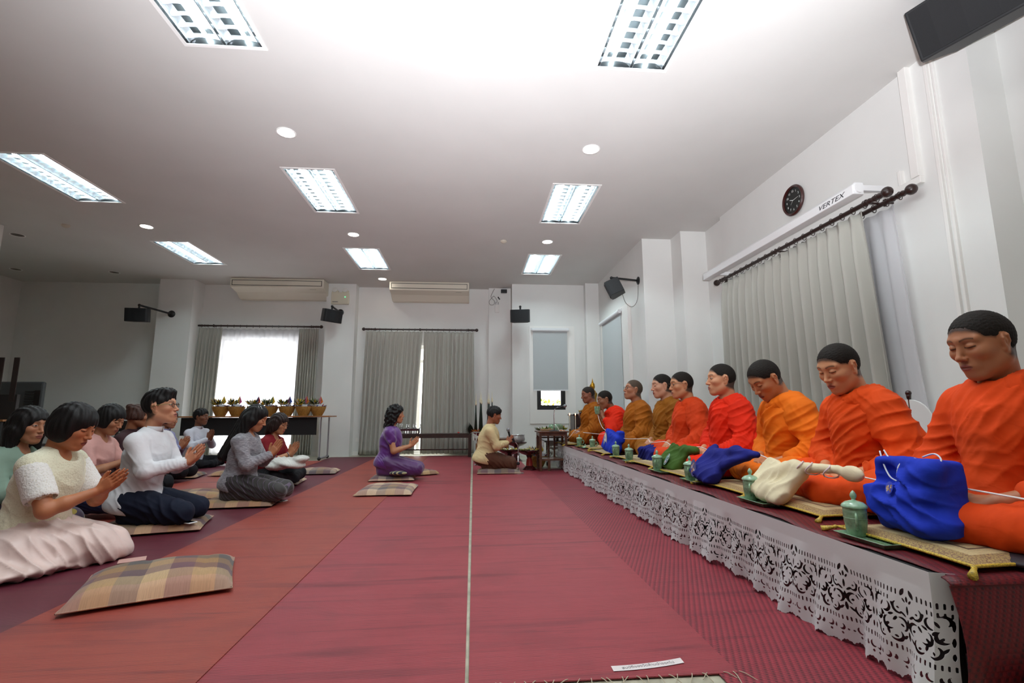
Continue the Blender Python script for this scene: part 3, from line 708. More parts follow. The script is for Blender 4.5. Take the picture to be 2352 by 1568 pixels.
# ------------------------------------------------------------ monks' platform: low tables, runner, lace skirt
PZ = .385; wood_d = nmat('dark_varnished_wood', '#33201a', .4, .25, 14, coat=.2); platm = mat('platform_black', '#161314', .5)
def low_table():
    e = empty('low_platform_table'); MB().box(0, 1.26, .01, 1.69, PZ - .05, PZ).build('top', platm, e, bevel=.004)
    for x in (.06, 1.19):
        for y in (.1, 1.6): MB().box(x - .03, x + .03, y - .04, y + .04, 0, PZ - .05).build('leg', platm, e, bevel=.003)
    for y in (.1, 1.6): MB().box(.09, 1.16, y - .015, y + .015, .12, .15).build('stretcher', platm, e)
    return e
repeat(low_table, [(1.5, 1.5 + 1.7 * i, 0) for i in range(4)], ['low black platform table at the near end, under the last monk', 'low black platform table second from the near end', 'low black platform table third from the near end', 'low black platform table at the far end beside the stand'], 'platform', 'low tables forming the platform')
def runner():
    y0, y1 = 1.5, 8.32; sec = []   # section along Y: floor at the near end, up, over the edge and along the top
    for t in np.linspace(0, 1, 12): sec.append((y0 - .035 - .03 * math.sin(PI * t) + .0, .02 + (PZ - .035) * t))
    for t in np.linspace(.1, 1, 7): a = t * PI / 2; sec.append((y0 - .04 + .04 * (1 - math.cos(a)), PZ - .015 + .02 * math.sin(a)))
    for t in np.linspace(.02, 1, 40): sec.append((y0 + (y1 - y0) * t, PZ + .005 + .0015 * math.sin(t * 60)))
    nx = 24
    def fn(u, v):
        i = int(round(v * (len(sec) - 1))); y, z = sec[i]; x = 1.502 + 1.27 * u
        if z < PZ + .0045: x -= .034 * (1 - u); y -= .015 * math.sin(u * 7) * (PZ - z)
        return (x, y, z)
    return MB().grid(fn, nx, len(sec) - 1)
o = runner().build('platform_runner', MR['e'], smooth=35, solid=.004); tag(o, 'dark red and black woven runner covering the monks\' platform and hanging over its near end', 'runner')
m = MB()
def roll(u, v):
    a = v * 4.6 * PI; r = .018 + .045 * v; return (1.6 + 1.3 * u, 1.36 + r * math.cos(a), .075 + r * math.sin(a))
m.grid(roll, 6, 90); o = m.build('rolled_mat_end', MR['e'], smooth=True, solid=.003); tag(o, 'rolled-up end of dark red woven mat on floor at bottom right corner', 'mat roll')

# lace skirt: one cut-out tile polygonised from a 2-D field, repeated along the edge
def lace_tile(TW=.285, TH=.375, res=.0036):
    nx, nz = int(round(TW / res)) + 1, int(round((TH + .03) / res)) + 1
    X, Z = np.meshgrid(np.linspace(-TW / 2, TW / 2, nx), np.linspace(-.03, TH, nz), indexing='ij'); A = np.abs(X)
    hole = np.full(X.shape, 1.0)                        # > 0 cloth, < 0 hole
    def cut(d): nonlocal hole; hole = np.minimum(hole, d)
    def circ(x, z, r): return np.hypot(A - x, Z - z) - r
    def crescent(x, z, r, dx, dz, r2): cut(np.maximum(circ(x, z, r), -circ(x + dx, z + dz, r2)))
    def leaf(x, z, L, w, ang):
        c, s_ = math.cos(ang), math.sin(ang); u = (A - x) * c + (Z - z) * s_; q = -(A - x) * s_ + (Z - z) * c
        cut(np.abs(q) - w * np.maximum(1 - (u / L) ** 2, -.3))
    def rect(x, z, hx, hz, sk=0): cut(np.maximum(np.abs(A - x - sk * (Z - z)) - hx, np.abs(Z - z) - hz))
    for i in range(7):
        x = .040 + i * .0152
        if x < TW / 2 - .002: rect(x, .283, .0030, .0095); 
        if x < TW / 2 - .002 and i > 1: rect(x, .255, .0028, .0085)
    leaf(.017, .288, .017, .0075, -1.05); leaf(.0, .268, .012, .005, 1.57); leaf(.012, .262, .010, .004, .9)
    crescent(.035, .232, .021, -.006, .004, .0185); crescent(.078, .222, .019, .007, .004, .0165); crescent(.116, .238, .017, -.006, -.004, .0145)
    leaf(.0, .232, .018, .0048, 1.57); leaf(.016, .215, .015, .0042, .6); leaf(.055, .236, .011, .0042, 1.2); leaf(.098, .226, .013, .0042, 2.1)
    leaf(.134, .225, .019, .0042, 1.57); leaf(.060, .203, .012, .004, -.4); leaf(.035, .232, .006, .004, .2)
    crescent(.024, .180, .023, .008, -.003, .020); crescent(.068, .172, .022, -.008, .004, .019); crescent(.110, .187, .020, .007, .005, .0172)
    leaf(.0, .190, .016, .0045, 1.57); leaf(.046, .192, .012, .0046, 2.2); leaf(.090, .197, .012, .0046, .8); leaf(.134, .178, .017, .0045, 1.57)
    leaf(.024, .176, .008, .0045, .5); leaf(.070, .168, .008, .0048, 2.4); leaf(.110, .183, .007, .0045, 1.1)
    crescent(.044, .137, .021, .005, .006, .018); crescent(.092, .140, .021, -.007, .004, .018); leaf(.0, .148, .018, .0055, 1.57); leaf(.016, .140, .012, .0045, 2.3)
    leaf(.068, .145, .013, .0048, 1.3); leaf(.117, .150, .013, .0046, .9); leaf(.134, .135, .013, .0045, 1.57); leaf(.046, .134, .007, .0045, .2); leaf(.09, .137, .007, .004, 2.)
    for i in range(10):
        x = .006 + i * .0145
        if x < TW / 2 - .001: rect(x, .100, .0028, .0085)
    for i in range(3): crescent(.03 + .05 * i, .064, .0135, .005, .004, .0115); leaf(.055 + .05 * i, .062, .011, .004, 1.57); cut(circ(.03 + .05 * i, .040, .005)); cut(circ(.008 + .05 * i, .058, .004))
    edge = .026 + .016 * np.abs(np.sin(X * PI / .0475)) ** .6 + .0045 * np.abs(np.sin(X * PI / .0119)) - .012 * np.exp(-((A - .07) / .035) ** 2)
    F = np.minimum(hole, Z - (edge - .026 + .002)); F = np.minimum(F, 1)
    vs = []; fs = []; key = {}
    def vid(k, p):
        if k not in key: key[k] = len(vs); vs.append(p)
        return key[k]
    for i in range(nx - 1):
        for j in range(nz - 1):
            cs = [(i, j), (i + 1, j), (i + 1, j + 1), (i, j + 1)]; poly = []; vals = [F[c] for c in cs]
            if all(x <= 0 for x in vals): continue
            for q in range(4):
                a, b = cs[q], cs[(q + 1) % 4]; va, vb = vals[q], vals[(q + 1) % 4]
                if va > 0: poly.append(vid(a, (X[a], Z[a])))
                if (va > 0) != (vb > 0):
                    t = va / (va - vb); kk = (a, b) if a < b else (b, a); poly.append(vid(('e',) + kk, (X[a] + t * (X[b] - X[a]), Z[a] + t * (Z[b] - Z[a]))))
            if len(poly) >= 3: fs.append(poly)
    return np.array(vs), fs, TW
LV, LF, LTW = lace_tile()
lacem = fabric('lace_cloth', '#cdcacb', .12, .7)
def lace_run(n, fn, name, label, seed=0, parent=None):
    """n tiles; fn(s, z) -> point, s metres along the edge, z height"""
    vs = []; fs = []
    for i in range(n):
        o = len(vs)
        for x, z in LV:
            s = (i + .5) * LTW + x; vs.append(fn(s, z))
        fs += [tuple(j + o for j in f) for f in LF]
    mb = MB(); mb.v = vs; mb.f = fs; mb.mi = [0] * len(fs)
    o = mb.build(name, lacem, parent, solid=.0012); tag(o, label, 'lace skirt'); return o
def lace_pt(s, z):
    hang = max(0, .33 - z); y = 1.475 + s
    x = 1.462 - hang * (.06 * math.sin(s * 9.5 + 1.2 * math.sin(s * 3.1)) + .05 * math.sin(s * 26 + z * 9) + .03 * math.sin(s * 55 + 2)) - .035 * hang
    zz = min(z + .008, .381); zz += .014 * math.sin(s * 5 + 1) * hang * 2.2
    if s < .05: x += (.05 - s) * 1.3; y += (.05 - s) * .5
    return (x, y, zz + (.012 if z > .37 else 0))
lace_run(24, lace_pt, 'lace_skirt', 'long white cut-out lace skirt along the front edge of the platform')
# ------------------------------------------------------------ celadon cups, trays
cel = nmat('celadon_glaze', '#789a7a', .18, .22, 30, coat=.5); cel2 = nmat('celadon_lid_glaze', '#8bb092', .15, .15, 24, coat=.6)
def cup_body(mb, h=.112):
    mb.lathe([(1e-6, .002), (.03, .002), (.031, 0), (.033, .003), (.036, .02), (.041, .055), (.0425, .085), (.042, h), (.0395, h), (.039, .08), (.034, .02), (1e-6, .012)], n=36)
    for z in (.098, .094, .07): mb.lathe([(.0419, z - .0012), (.0428, z), (.0419, z + .0012)], n=36, caps=False)
def cup_handle():
    return MB().tube(spline([(.040, 0, .088), (.058, 0, .092), (.068, 0, .078), (.066, 0, .055), (.055, 0, .036), (.038, 0, .03)], 5), .0055, 8, flat=1.3)
def mug():
    e = empty('celadon_mug'); mb = MB(); cup_body(mb); mb.build('body', cel, e, smooth=50); cup_handle().build('handle', cel, e, smooth=True)
    l = MB().lathe([(.047, .112), (.0475, .115), (.044, .122), (.032, .132), (.016, .137), (.0085, .139), (.0065, .143), (.010, .149), (.0125, .156), (.0115, .163), (.007, .171), (.002, .177), (1e-6, .178)], n=36)
    l.build('lid', cel2, e, smooth=50); return e
def tray():
    e = empty('celadon_tray'); a, b = .064, .118; m = MB()
    def ring(x, y, z): return [(-x, -y, z), (x, -y, z), (x, y, z), (-x, y, z)]
    R = [ring(a * .72, b * .85, 0), ring(a * .8, b * .88, .006), ring(a, b, .020), ring(a * .96, b * .98, .021), ring(a * .76, b * .86, .009)]
    vs = [p for r in R for p in r]; fs = [(3, 2, 1, 0), (16, 17, 18, 19)]
    for i in range(4):
        for j in range(4): fs.append((i * 4 + j, i * 4 + (j + 1) % 4, i * 4 + 4 + (j + 1) % 4, i * 4 + 4 + j))
    m.add(vs, fs); m.build('dish', cel, e, bevel=.002); m2 = MB()
    for i in range(4): m2.tube([R[2][i], R[2][(i + 1) % 4]], .0016, 6)
    m2.build('pale_rim', cel2, e); return e
TZ = PZ + .008
CUPS = [(1.575, 1.95), (1.62, 2.78), (1.64, 3.62), (1.62, 4.22), (1.65, 5.08), (1.67, 5.62), (1.72, 6.92), (1.64, 7.42)]
who = ['nearest the camera, by the bright blue bag', 'second nearest, by the cream cloth bag', 'third nearest, left of the dark blue bag', 'fourth nearest, left of the green bag', 'fifth nearest, in front of two ochre robed monks', 'sixth nearest, touching the far blue bag', 'seventh nearest, with its handle in view to the right', 'at the far end of the platform']
repeat(mug, [(x, y, TZ + .010, -2.2 if i < 6 else -.4) for i, (x, y) in enumerate(CUPS)], ['lidded celadon green mug ' + w for w in who], 'mug', 'lidded celadon mugs on the platform')
repeat(tray, [(x + .005, y - .07, TZ, .06) for x, y in CUPS], ['rectangular celadon tray under the mug ' + w for w in who], 'tray', 'celadon trays on the platform')
e = empty('celadon_saucer', (1.66, 7.12, TZ), 0, 'loose celadon lid lying on a saucer between the two farthest mugs', 'saucer')
MB().lathe([(1e-6, 0), (.05, 0), (.07, .012), (.066, .014), (.04, .006), (1e-6, .006)], n=28).build('saucer', cel, e, smooth=50)
MB().lathe([(.045, .012), (.04, .026), (.016, .036), (.007, .039), (.011, .05), (.006, .062), (1e-6, .064)], n=28).build('lid', cel2, e, smooth=50)

# ------------------------------------------------------------ monks' seat cushions
def brocade():
    m = mat('gold_brocade', '#b79c62', .55, sheen=.3); k = NT(m); v = k.co(); s = k.sep(v)
    ax = k.math('ABSOLUTE', s[0]); ay = k.math('ABSOLUTE', s[1]); mx = k.math('MAXIMUM', ax, ay)
    vor = k.n('TexVoronoi'); k.l(v, vor.inputs['Vector']); vor.inputs['Scale'].default_value = 95; vor.feature = 'DISTANCE_TO_EDGE'
    fl_ = k.math('LESS_THAN', vor.outputs['Distance'], .10); band = k.math('GREATER_THAN', mx, .215); band2 = k.math('COMPARE', mx, .165, .006)
    c = k.mix(k.math('MULTIPLY', band, .75), '#c6b27f', '#9c8038'); c = k.mix(k.math('MULTIPLY', fl_, k.math('ADD', .15, k.math('MULTIPLY', band, .6))), c, '#5e2a24'); c = k.mix(band2, c, '#5b3d20')
    k.base(c); k.bump(k.noise(v, 160, 2), .25, .002); return m
broc = brocade(); goldc = nmat('gold_cord', '#c0a23c', .5, .3, 200)
def brocade_cushion():
    e = empty('brocade_cushion'); a = .28
    def pad(u, v, top):
        x, y = -1 + 2 * u, -1 + 2 * v; q = (1 - abs(x) ** 3.5) * (1 - abs(y) ** 3.5); r = 1 - .035 * (1 - abs(x) ** 2 * 1) * 0
        return (a * x * (1 - .03 * (1 - y * y)), a * y * (1 - .03 * (1 - x * x)), .022 + (.024 if top else -.02) * q ** .5)
    m = MB(); m.grid(lambda u, v: pad(u, v, 1), 22, 22); m.grid(lambda u, v: pad(v, u, 0), 22, 22); m.build('pad', broc, e, smooth=True)
    P = [pad(t, 0, 1) for t in np.linspace(0, 1, 14)] + [pad(1, t, 1) for t in np.linspace(0, 1, 14)][1:] + [pad(t, 1, 1) for t in np.linspace(1, 0, 14)][1:] + [pad(0, t, 1) for t in np.linspace(1, 0, 14)][1:]
    MB().tube(P, .0055, 7, caps=False).build('piping', goldc, e, smooth=True)
    for sx, sy in ((-1, -1), (-1, 1)):
        c = Vector((sx * a, sy * a, .02)); d = Vector((sx * .7, sy * .5, 0)).normalized(); m = MB()
        m.ball(c + d * .01, .009, 10); m.tube([c + d * .012, c + d * .03 + Vector((0, 0, -.006)), c + d * .062 + Vector((0, 0, -.014))], [.006, .009, .014], 9)
        m.build('tassel', goldc, e, smooth=True)
    return e
MY = [8.0, 7.05, 6.18, 5.27, 4.7, 3.93, 3.18, 2.53, 1.77]     # seats of the nine monks, far to near
MX = [2.02, 2.28, 2.16, 2.23, 2.2, 2.19, 2.23, 2.21, 2.14]
cl = ['under the farthest ochre-robed monk', 'under the monk drinking from a cup', 'under the older ochre-robed monk with glasses', 'under the young ochre-robed monk', 'under the orange-robed monk with glasses', 'under the red-robed monk', 'under the light orange-robed monk with the dark blue bag', 'under the orange-robed monk with the cream bag', 'under the nearest monk, beneath the bright blue bag']
repeat(brocade_cushion, [(min(MX[i], 2.2) - .27, MY[i] + .02, TZ - .002, 0.03) for i in range(9)], ['gold brocade cushion ' + c for c in cl], 'cushion', 'gold brocade cushions of the monks')
darkcush = nmat('purple_brown_cloth', '#2f2129', .7, .3, 10)
m = MB(); m.ball((0, 0, 0), 1, 20, sc=(.16, .16, .022)); o = m.build('dark_cushion', darkcush, smooth=True, loc=(1.9, 1.56, TZ + .02)); tag(o, 'dark purple-brown flat pad sticking out under the nearest brocade cushion', 'cushion')

# ------------------------------------------------------------ plaid cushions of the lay people
def plaid(name, cs, w=.105, ph=0.):
    if name in MATS: return MATS[name]
    m = mat(name, cs[0], .85, sheen=.2); k = NT(m); v = k.co(); s = k.sep(v)
    def band(sock, off, n):
        t = k.math('FRACT', k.math('ADD', k.math('DIVIDE', sock, w * n), off)); return k.ramp(t, [(i / n, cs[i % len(cs)]) for i in range(n)], True)
    a = band(s[0], .13 + ph, 4); b = band(s[1], .4 + ph, 5); st = k.math('GREATER_THAN', k.noise(k.co((260, 12, 1)), 1.0, 1), .5)
    c = k.mix(.5, a, b, 'MIX'); c = k.mix(.45, c, b, 'MULTIPLY'); c = k.mix(k.math('MULTIPLY', st, .12), c, '#4a3a34'); k.base(c); k.bump(k.noise(k.co((400, 60, 1)), 1, 2), .3, .002); return m
PL = [plaid('plaid_cloth', ['#cbb088', '#7a4a56', '#a8814c', '#5c5552', '#d8b49a']), plaid('plaid_cloth_grey', ['#d0b8a0', '#6e5f62', '#a98862', '#8a5c62', '#dcc8a8'], .1, .3)]
def plaid_cushion(m_, a=.3, b=.24, h=.075):
    e = empty('plaid_cushion')
    def pad(u, v, top):
        x, y = -1 + 2 * u, -1 + 2 * v; q = max(0, (1 - abs(x) ** 4) * (1 - abs(y) ** 4)) ** .5; ch = .82 + .18 * abs(math.sin(2.5 * PI * (u + .0))) ** .5
        return (a * x * (1 - .025 * (1 - y * y)), b * y * (1 - .03 * (1 - x * x)), h * .2 + (h * .8 * ch if top else -h * .2) * q + .004 * math.sin(9 * u + 5 * v) * q * (1 if top else 0))
    m = MB(); m.grid(lambda u, v: pad(u, v, 1), 36, 20); m.grid(lambda u, v: pad(v, u, 0), 20, 36); m.build('pad', m_, e, smooth=True)
    P = [pad(t, 0, 1) for t in np.linspace(0, 1, 12)] + [pad(1, t, 1) for t in np.linspace(0, 1, 10)][1:] + [pad(t, 1, 1) for t in np.linspace(1, 0, 12)][1:] + [pad(0, t, 1) for t in np.linspace(1, 0, 10)][1:]
    MB().tube(P, .004, 6, caps=False).build('seam', m_, e, smooth=True); return e
PC = [(-1.64, 2.86, .42, 0, .34, .30, 'large plaid floor cushion lying alone in the left foreground'), (-.97, 5.93, .0, 1, .31, .36, 'plaid floor cushion lying alone before the woman in purple'),
      (-1.08, 7.02, .06, 1, .3, .27, 'plaid floor cushion under the kneeling woman in purple'), (-2.32, 5.25, .12, 0, .36, .25, 'plaid floor cushion under the woman in the grey cardigan'),
      (-2.52, 4.24, .3, 0, .37, .27, 'plaid floor cushion under the kneeling man in white'), (-3.5, 7.8, .0, 0, .32, .24, 'empty plaid floor cushion behind the woman in the grey cardigan'),
      (-2.36, 7.85, .1, 1, .3, .24, 'plaid floor cushion behind the woman in red'), (-4.22, 7.55, .2, 0, .3, .26, 'plaid floor cushion under the folded green cloth'),
      (.42, 7.62, -.03, 1, .33, .26, 'plaid floor cushion under the kneeling man with the microphone'), (-3.02, 5.75, .25, 0, .3, .25, 'plaid floor cushion under dark knees behind the man in white'), (-2.5, 6.75, .1, 1, .28, .26, 'plaid floor cushion under the woman in red'), (-.72, 7.5, .5, 0, .2, .15, 'small plaid cushion poking out past the knees of the woman in purple')]
for x, y, rz, mi, a, b, lb in PC:
    e = plaid_cushion(PL[mi], a, b, .1 if a > .33 and y < 3 else .075); e.location = (x, y, .009); e.rotation_euler = (0, 0, rz); tag(e, lb, 'cushion', 'plaid floor cushions')
# phones and papers on the mats
def phone(x, y, rz, label, face):
    e = empty('mobile_phone', (x, y, .005), rz, label, 'phone'); MB().box(-.035, .035, -.07, .07, 0, .008).build('case', mat('phone_white', '#dfe0e2', .35), e, bevel=.003)
    MB().box(-.03, .03, -.055, .055, .008, .009).build('screen', face, e)
scr = mat('phone_screen', '#101216', .08)
phone(-1.99, 5.42, 1.2, 'white mobile phone on the mat beside the striped skirt', scr); phone(-2.2, 4.12, 1.1, 'mobile phone on cushion edge in front of navy knees', scr)
bpy.data.objects['mobile_phone.001'].location.z = .07
o = MB().box(-.07, .07, -.05, .05, 0, .003).build('paper_card', mat('card_pink', '#c49a90', .5)); o.location = (-2.1, 3.36, .006); o.rotation_euler = (0, 0, .5); tag(o, 'small pink card lying at the hem of the pale pink skirt', 'card')

# ------------------------------------------------------------ furniture
wood_b = nmat('brown_wood', '#5b3724', .45, .25, 12, coat=.2); wood_o = nmat('honey_wood', '#8a5a30', .5, .2, 10); steel = mat('grey_steel_tube', '#a9abb0', .3, metal=.6); chrome = mat('chrome', '#c8c9cc', .15, metal=1.)
def furniture(name, loc, label, cat, rz=0, group=None): return empty(name, loc, rz, label, cat, group)
e = furniture('folding_table', (-4.25, 10.15, 0), 'long folding table with honey wood top and black modesty panel below the bright window', 'table')
MB().box(-1.5, 1.45, -.28, .28, .845, .87).build('tabletop', nmat('honey_laminate', '#9a6233', .4, .15, 6), e, bevel=.004)
MB().box(-1.35, 1.2, -.2, -.185, .5, .84).build('modesty_panel', mat('black_panel', '#0d0e10', .6), e)
for x in (-1.3, 1.25):
    for dx in (0, .1):
        MB().tube([(x + dx, -.1 + dx * 2, .06), (x + dx, -.1 + dx * 2, .84)], .016, 10).build('leg', steel, e, smooth=40)
    MB().tube([(x + .05, -.27, .05), (x + .05, .27, .05)], .02, 10).build('foot_bar', steel, e, smooth=40)
    for y in (-.27, .27): MB().ball((x + .05, y, .045), .035, 12).build('foot_cap', blk, e, smooth=True)
e = furniture('dark_bench', (-.85, 10.55, 0), 'long low dark bench in front of the closed central curtains', 'bench')
MB().box(-1.0, .85, -.17, .17, .40, .49).build('seat', wood_d, e, bevel=.004)
for x in (-.96, .81):
    for y in (-.14, .14): MB().box(x - .035, x + .035, y - .03, y + .03, 0, .40).build('leg', wood_d, e)
MB().box(-.93, .78, -.015, .015, .14, .165).build('rail', wood_d, e)
o = MB().ball((0, 0, 0), .025, 12, sc=(1, 1, .6)).build('red_toy', mat('red_plastic', '#c02a1e', .4), smooth=True, loc=(-.28, 10.5, .505)); tag(o, 'tiny red object on the right end of the dark bench', 'red object')
e = furniture('bottle_crate', (-1.38, 10.5, .49), 'dark rack of small clear bottles on the bench beside the woman in purple', 'crate')
m = MB(); m.box(-.27, .27, -.09, -.08, .06, .10); m.box(-.27, .27, .08, .09, .06, .10); m.box(-.27, -.26, -.09, .09, 0, .1); m.box(.26, .27, -.09, .09, 0, .1); m.box(-.27, .27, -.09, .09, 0, .006); m.build('rack', mat('dark_red_rack', '#3c141d', .4), e)
clear = mat('clear_glass', '#f2f6f6', .05, trans=.85, spec=.6)
def bottle():
    e = empty('glass_bottle'); MB().lathe([(1e-6, 0), (.028, 0), (.030, .01), (.030, .085), (.024, .105), (.010, .125), (.009, .175), (.011, .178), (.011, .185), (1e-6, .186)], n=16).build('bottle_glass', clear, e, smooth=50)
    MB().lathe([(.0125, .172), (.0125, .19), (1e-6, .191)], n=12).build('cap', mat('bottle_cap', '#e8e8ea', .4), e); return e
sp = [(-1.6 + .07 * i + (.02 if i % 2 else 0), 10.46 + .07 * (i % 2), .497) for i in range(8)]
repeat(bottle, sp, ['small clear glass bottle standing in the dark rack on the bench'] * 8, 'bottle', 'small clear bottles in the rack on the bench')
e = furniture('small_brown_table', (.42, 10.2, 0), 'low brown wooden side table behind the kneeling man in beige', 'table')
MB().box(-.36, .36, -.25, .25, .37, .395).build('tabletop', wood_b, e, bevel=.004); MB().box(-.31, .31, -.2, .2, .28, .37).build('apron', wood_o, e)
for x in (-.3, .3):
    for y in (-.2, .2): MB().tube([(x, y, .28), (x * 1.03, y, .1), (x, y, .0)], [.035, .028, .032], 10).build('leg', wood_o, e, smooth=40)
e = furniture('wooden_stand', (1.29, 7.9, 0), 'brown wooden stand with slatted side and lower shelf at the platform end', 'stand')
MB().box(-.25, .25, -.2, .2, .60, .62).build('tabletop', wood_b, e, bevel=.003)
m = MB(); m.box(-.215, .215, -.175, -.155, .545, .60); m.box(-.215, .215, .155, .175, .545, .60); m.box(-.22, -.2, -.17, .17, .545, .60); m.box(.2, .22, -.17, .17, .545, .6); m.build('apron', wood_b, e)
for x in (-.205, .205):
    for y in (-.165, .165): MB().box(x - .018, x + .018, y - .018, y + .018, 0, .6).build('leg', wood_b, e, bevel=.002)
MB().box(-.2, .2, -.16, .16, .165, .19).build('shelf', wood_b, e); 
for x in (-.03, .07): MB().box(x - .014, x + .014, .15, .17, .19, .55).build('slat', wood_b, e)
MB().box(-.09, -.05, -.17, -.14, 0, .165).build('short_leg', wood_b, e)

def mic(name_p, parent, a, d, L=.16):
    a = Vector(a); d = Vector(d).normalized(); m = MB(); m.tube([a, a + d * L * .62, a + d * L * .7], [.010, .016, .02], 12); m.build('mic_handle', blk, parent, smooth=40)
    m = MB(); M = d.to_track_quat('Z', 'Y').to_matrix(); m.ball(a + d * (L * .84), .026, 14, M, (1, 1, 1.25)); m.build('mic_grille', mat('mic_mesh', '#8f9298', .4, metal=.5), parent, smooth=True)
e = furniture('desk_microphone', (1.32, 7.82, .62), 'microphone on curved chrome desk stand on the wooden stand', 'microphone')
MB().lathe([(1e-6, 0), (.085, 0), (.085, .008), (.03, .018), (.012, .024), (1e-6, .024)], n=24).build('base', blk, e, smooth=40)
MB().tube(spline([(0, 0, .02), (0, 0, .16), (0, 0, .26), (.01, 0, .33), (.05, 0, .37), (.07, 0, .385)], 5), .007, 8).build('gooseneck', chrome, e, smooth=True)
mic('', e, (.02, 0, .355), (1, -.1, .28), .2); cable('mic_cable', [(.05, 0, .01), (.12, -.05, .02), (.13, -.08, .0)], .004, mat('white_thread', '#eceae6', .6), parent=e)
e = furniture('floor_microphone_stand', (.70, 7.42, .009), 'short chrome microphone stand with empty clip on the mat', 'microphone stand')
MB().lathe([(1e-6, 0), (.085, 0), (.085, .01), (.03, .02), (1e-6, .022)], n=24).build('base', chrome, e, smooth=40)
MB().tube([(0, 0, .02), (0, 0, .27)], .011, 10).build('tube', chrome, e, smooth=True); MB().tube(spline([(0, 0, .27), (0, 0, .36), (-.01, 0, .42), (-.05, 0, .47)], 5), .006, 8).build('gooseneck', chrome, e, smooth=True)
m = MB(); m.tube([(-.05, 0, .46), (-.085, 0, .52)], [.012, .022], 10); m.ball((0, 0, .15), .026, 10); m.build('clip', blk, e, smooth=40)

# red lacquer pedestal trays
lacq = nmat('dark_red_lacquer', '#3d0f12', .25, .3, 20, coat=.6); lacr = mat('red_lacquer', '#8e1f18', .3, coat=.5)
def pedestal_tray(s=1., h=.31, red=True):
    e = empty('pedestal_tray'); p = [(1e-6, h - .035), (.10, h - .03), (.17, h), (.185, h), (.18, h - .02), (.12, h - .06), (.05, h - .085), (.035, h - .12)]
    MB().lathe([(r * s, z) for r, z in p], n=32).build('dish', lacq, e, smooth=40)
    MB().lathe([(r * s, z) for r, z in [(.036, h - .12), (.034, h - .14), (.044, h - .145), (.042, h - .16), (.048, h - .2), (.053, .06)]], n=28).build('stem', lacr if red else lacq, e, smooth=40)
    MB().lathe([(r * s, z) for r, z in [(.053, .062), (.06, .05), (.085, .03), (.10, .012), (.10, 0), (1e-6, 0)]], n=32).build('foot', lacq, e, smooth=40); return e
a = pedestal_tray(1.08); a.location = (.93, 7.95, .009); tag(a, 'red lacquer pedestal tray holding petals, nearest the wooden stand', 'pedestal tray', 'lacquer pedestal trays')
a = pedestal_tray(1.0, .31, False); a.location = (.62, 8.1, .009); tag(a, 'dark lacquer pedestal tray behind the floor microphone stand', 'pedestal tray', 'lacquer pedestal trays')
a = pedestal_tray(1.1, .36, False); a.location = (.86, 9.45, .0); tag(a, 'dark pedestal tray carrying the silver bowl by the wall', 'pedestal tray', 'lacquer pedestal trays')
e = empty('silver_bowl', (.86, 9.45, .345), 0, 'engraved silver bowl on a pedestal tray behind the man in beige', 'bowl')
silv = mat('engraved_silver', '#b8b6b6', .35, metal=.8); kk = NT(silv); kk.bump(kk.noise(kk.co(), 70, 4), .9, .01)
MB().lathe([(.12, 0), (.155, .03), (.165, .07), (.155, .12), (.15, .15), (.158, .155), (.15, .157), (.14, .14), (1e-6, .05)], n=36).build('body', silv, e, smooth=40)
MB().lathe([(.149, .14), (.163, .145), (.163, .156), (.149, .156)], n=36, caps=False).build('rim', chrome, e, smooth=True)
# petals, flowers, leaves: shared little builders
def leaf(mb, p, d, L, w, bend=.2):
    d = Vector(d).normalized(); s = d.cross(Vector((0, 0, 1))); s = s.normalized() if s.length > .1 else Vector((1, 0, 0)); n = s.cross(d); p = Vector(p)
    r = [p, p + d * L * .4 + s * w + n * bend * L * .15, p + d * L - n * bend * L * .3, p + d * L * .4 - s * w + n * bend * L * .15, p + d * L * .45 - n * w * .4]
    mb.add(r, [(0, 1, 4), (1, 2, 4), (2, 3, 4), (3, 0, 4)])
lf = {n: nmat(n, c, .6, .3, 30) for n, c in dict(petal_yellow='#d8b32a', leaf_green='#4f6b2a', leaf_lime='#9db83a', leaf_dark='#14261a', petal_white='#e4e3d4', petal_purple='#5d2350', petal_red='#a52a33', petal_blue='#3a4f9b', petal_orange='#cf6b23').items()}
def tuft(name, c, R, n, L, w, mats, parent=None, up=.3, seed=0, label=None, cat='flowers'):
    rg = random.Random(seed); mb = MB()
    for i in range(n):
        a = rg.uniform(0, 2 * PI); q = rg.random() ** .5; mb.cur = rg.randrange(len(mats))
        p = (R * q * math.cos(a), R * q * math.sin(a), rg.uniform(0, .015)); leaf(mb, p, (math.cos(a + rg.uniform(-.8, .8)), math.sin(a + rg.uniform(-.8, .8)), up * rg.uniform(.2, 2.4)), L * rg.uniform(.6, 1.3), w * rg.uniform(.7, 1.2))
    o = mb.build(name, [lf[x] for x in mats], parent, loc=c); o['kind'] = 'stuff'
    if label: tag(o, label, cat)
    return o
tuft('scattered_petals', (.93, 7.95, .305), .15, 150, .045, .012, ['leaf_lime', 'leaf_green', 'petal_yellow', 'petal_purple'], None, .25, 1, 'green and purple petals heaped on the nearest pedestal tray', 'petals')
tuft('scattered_petals', (.62, 8.1, .305), .15, 110, .045, .012, ['leaf_lime', 'petal_yellow', 'petal_white'], None, .25, 2, 'lime yellow petals on the dark pedestal tray', 'petals')
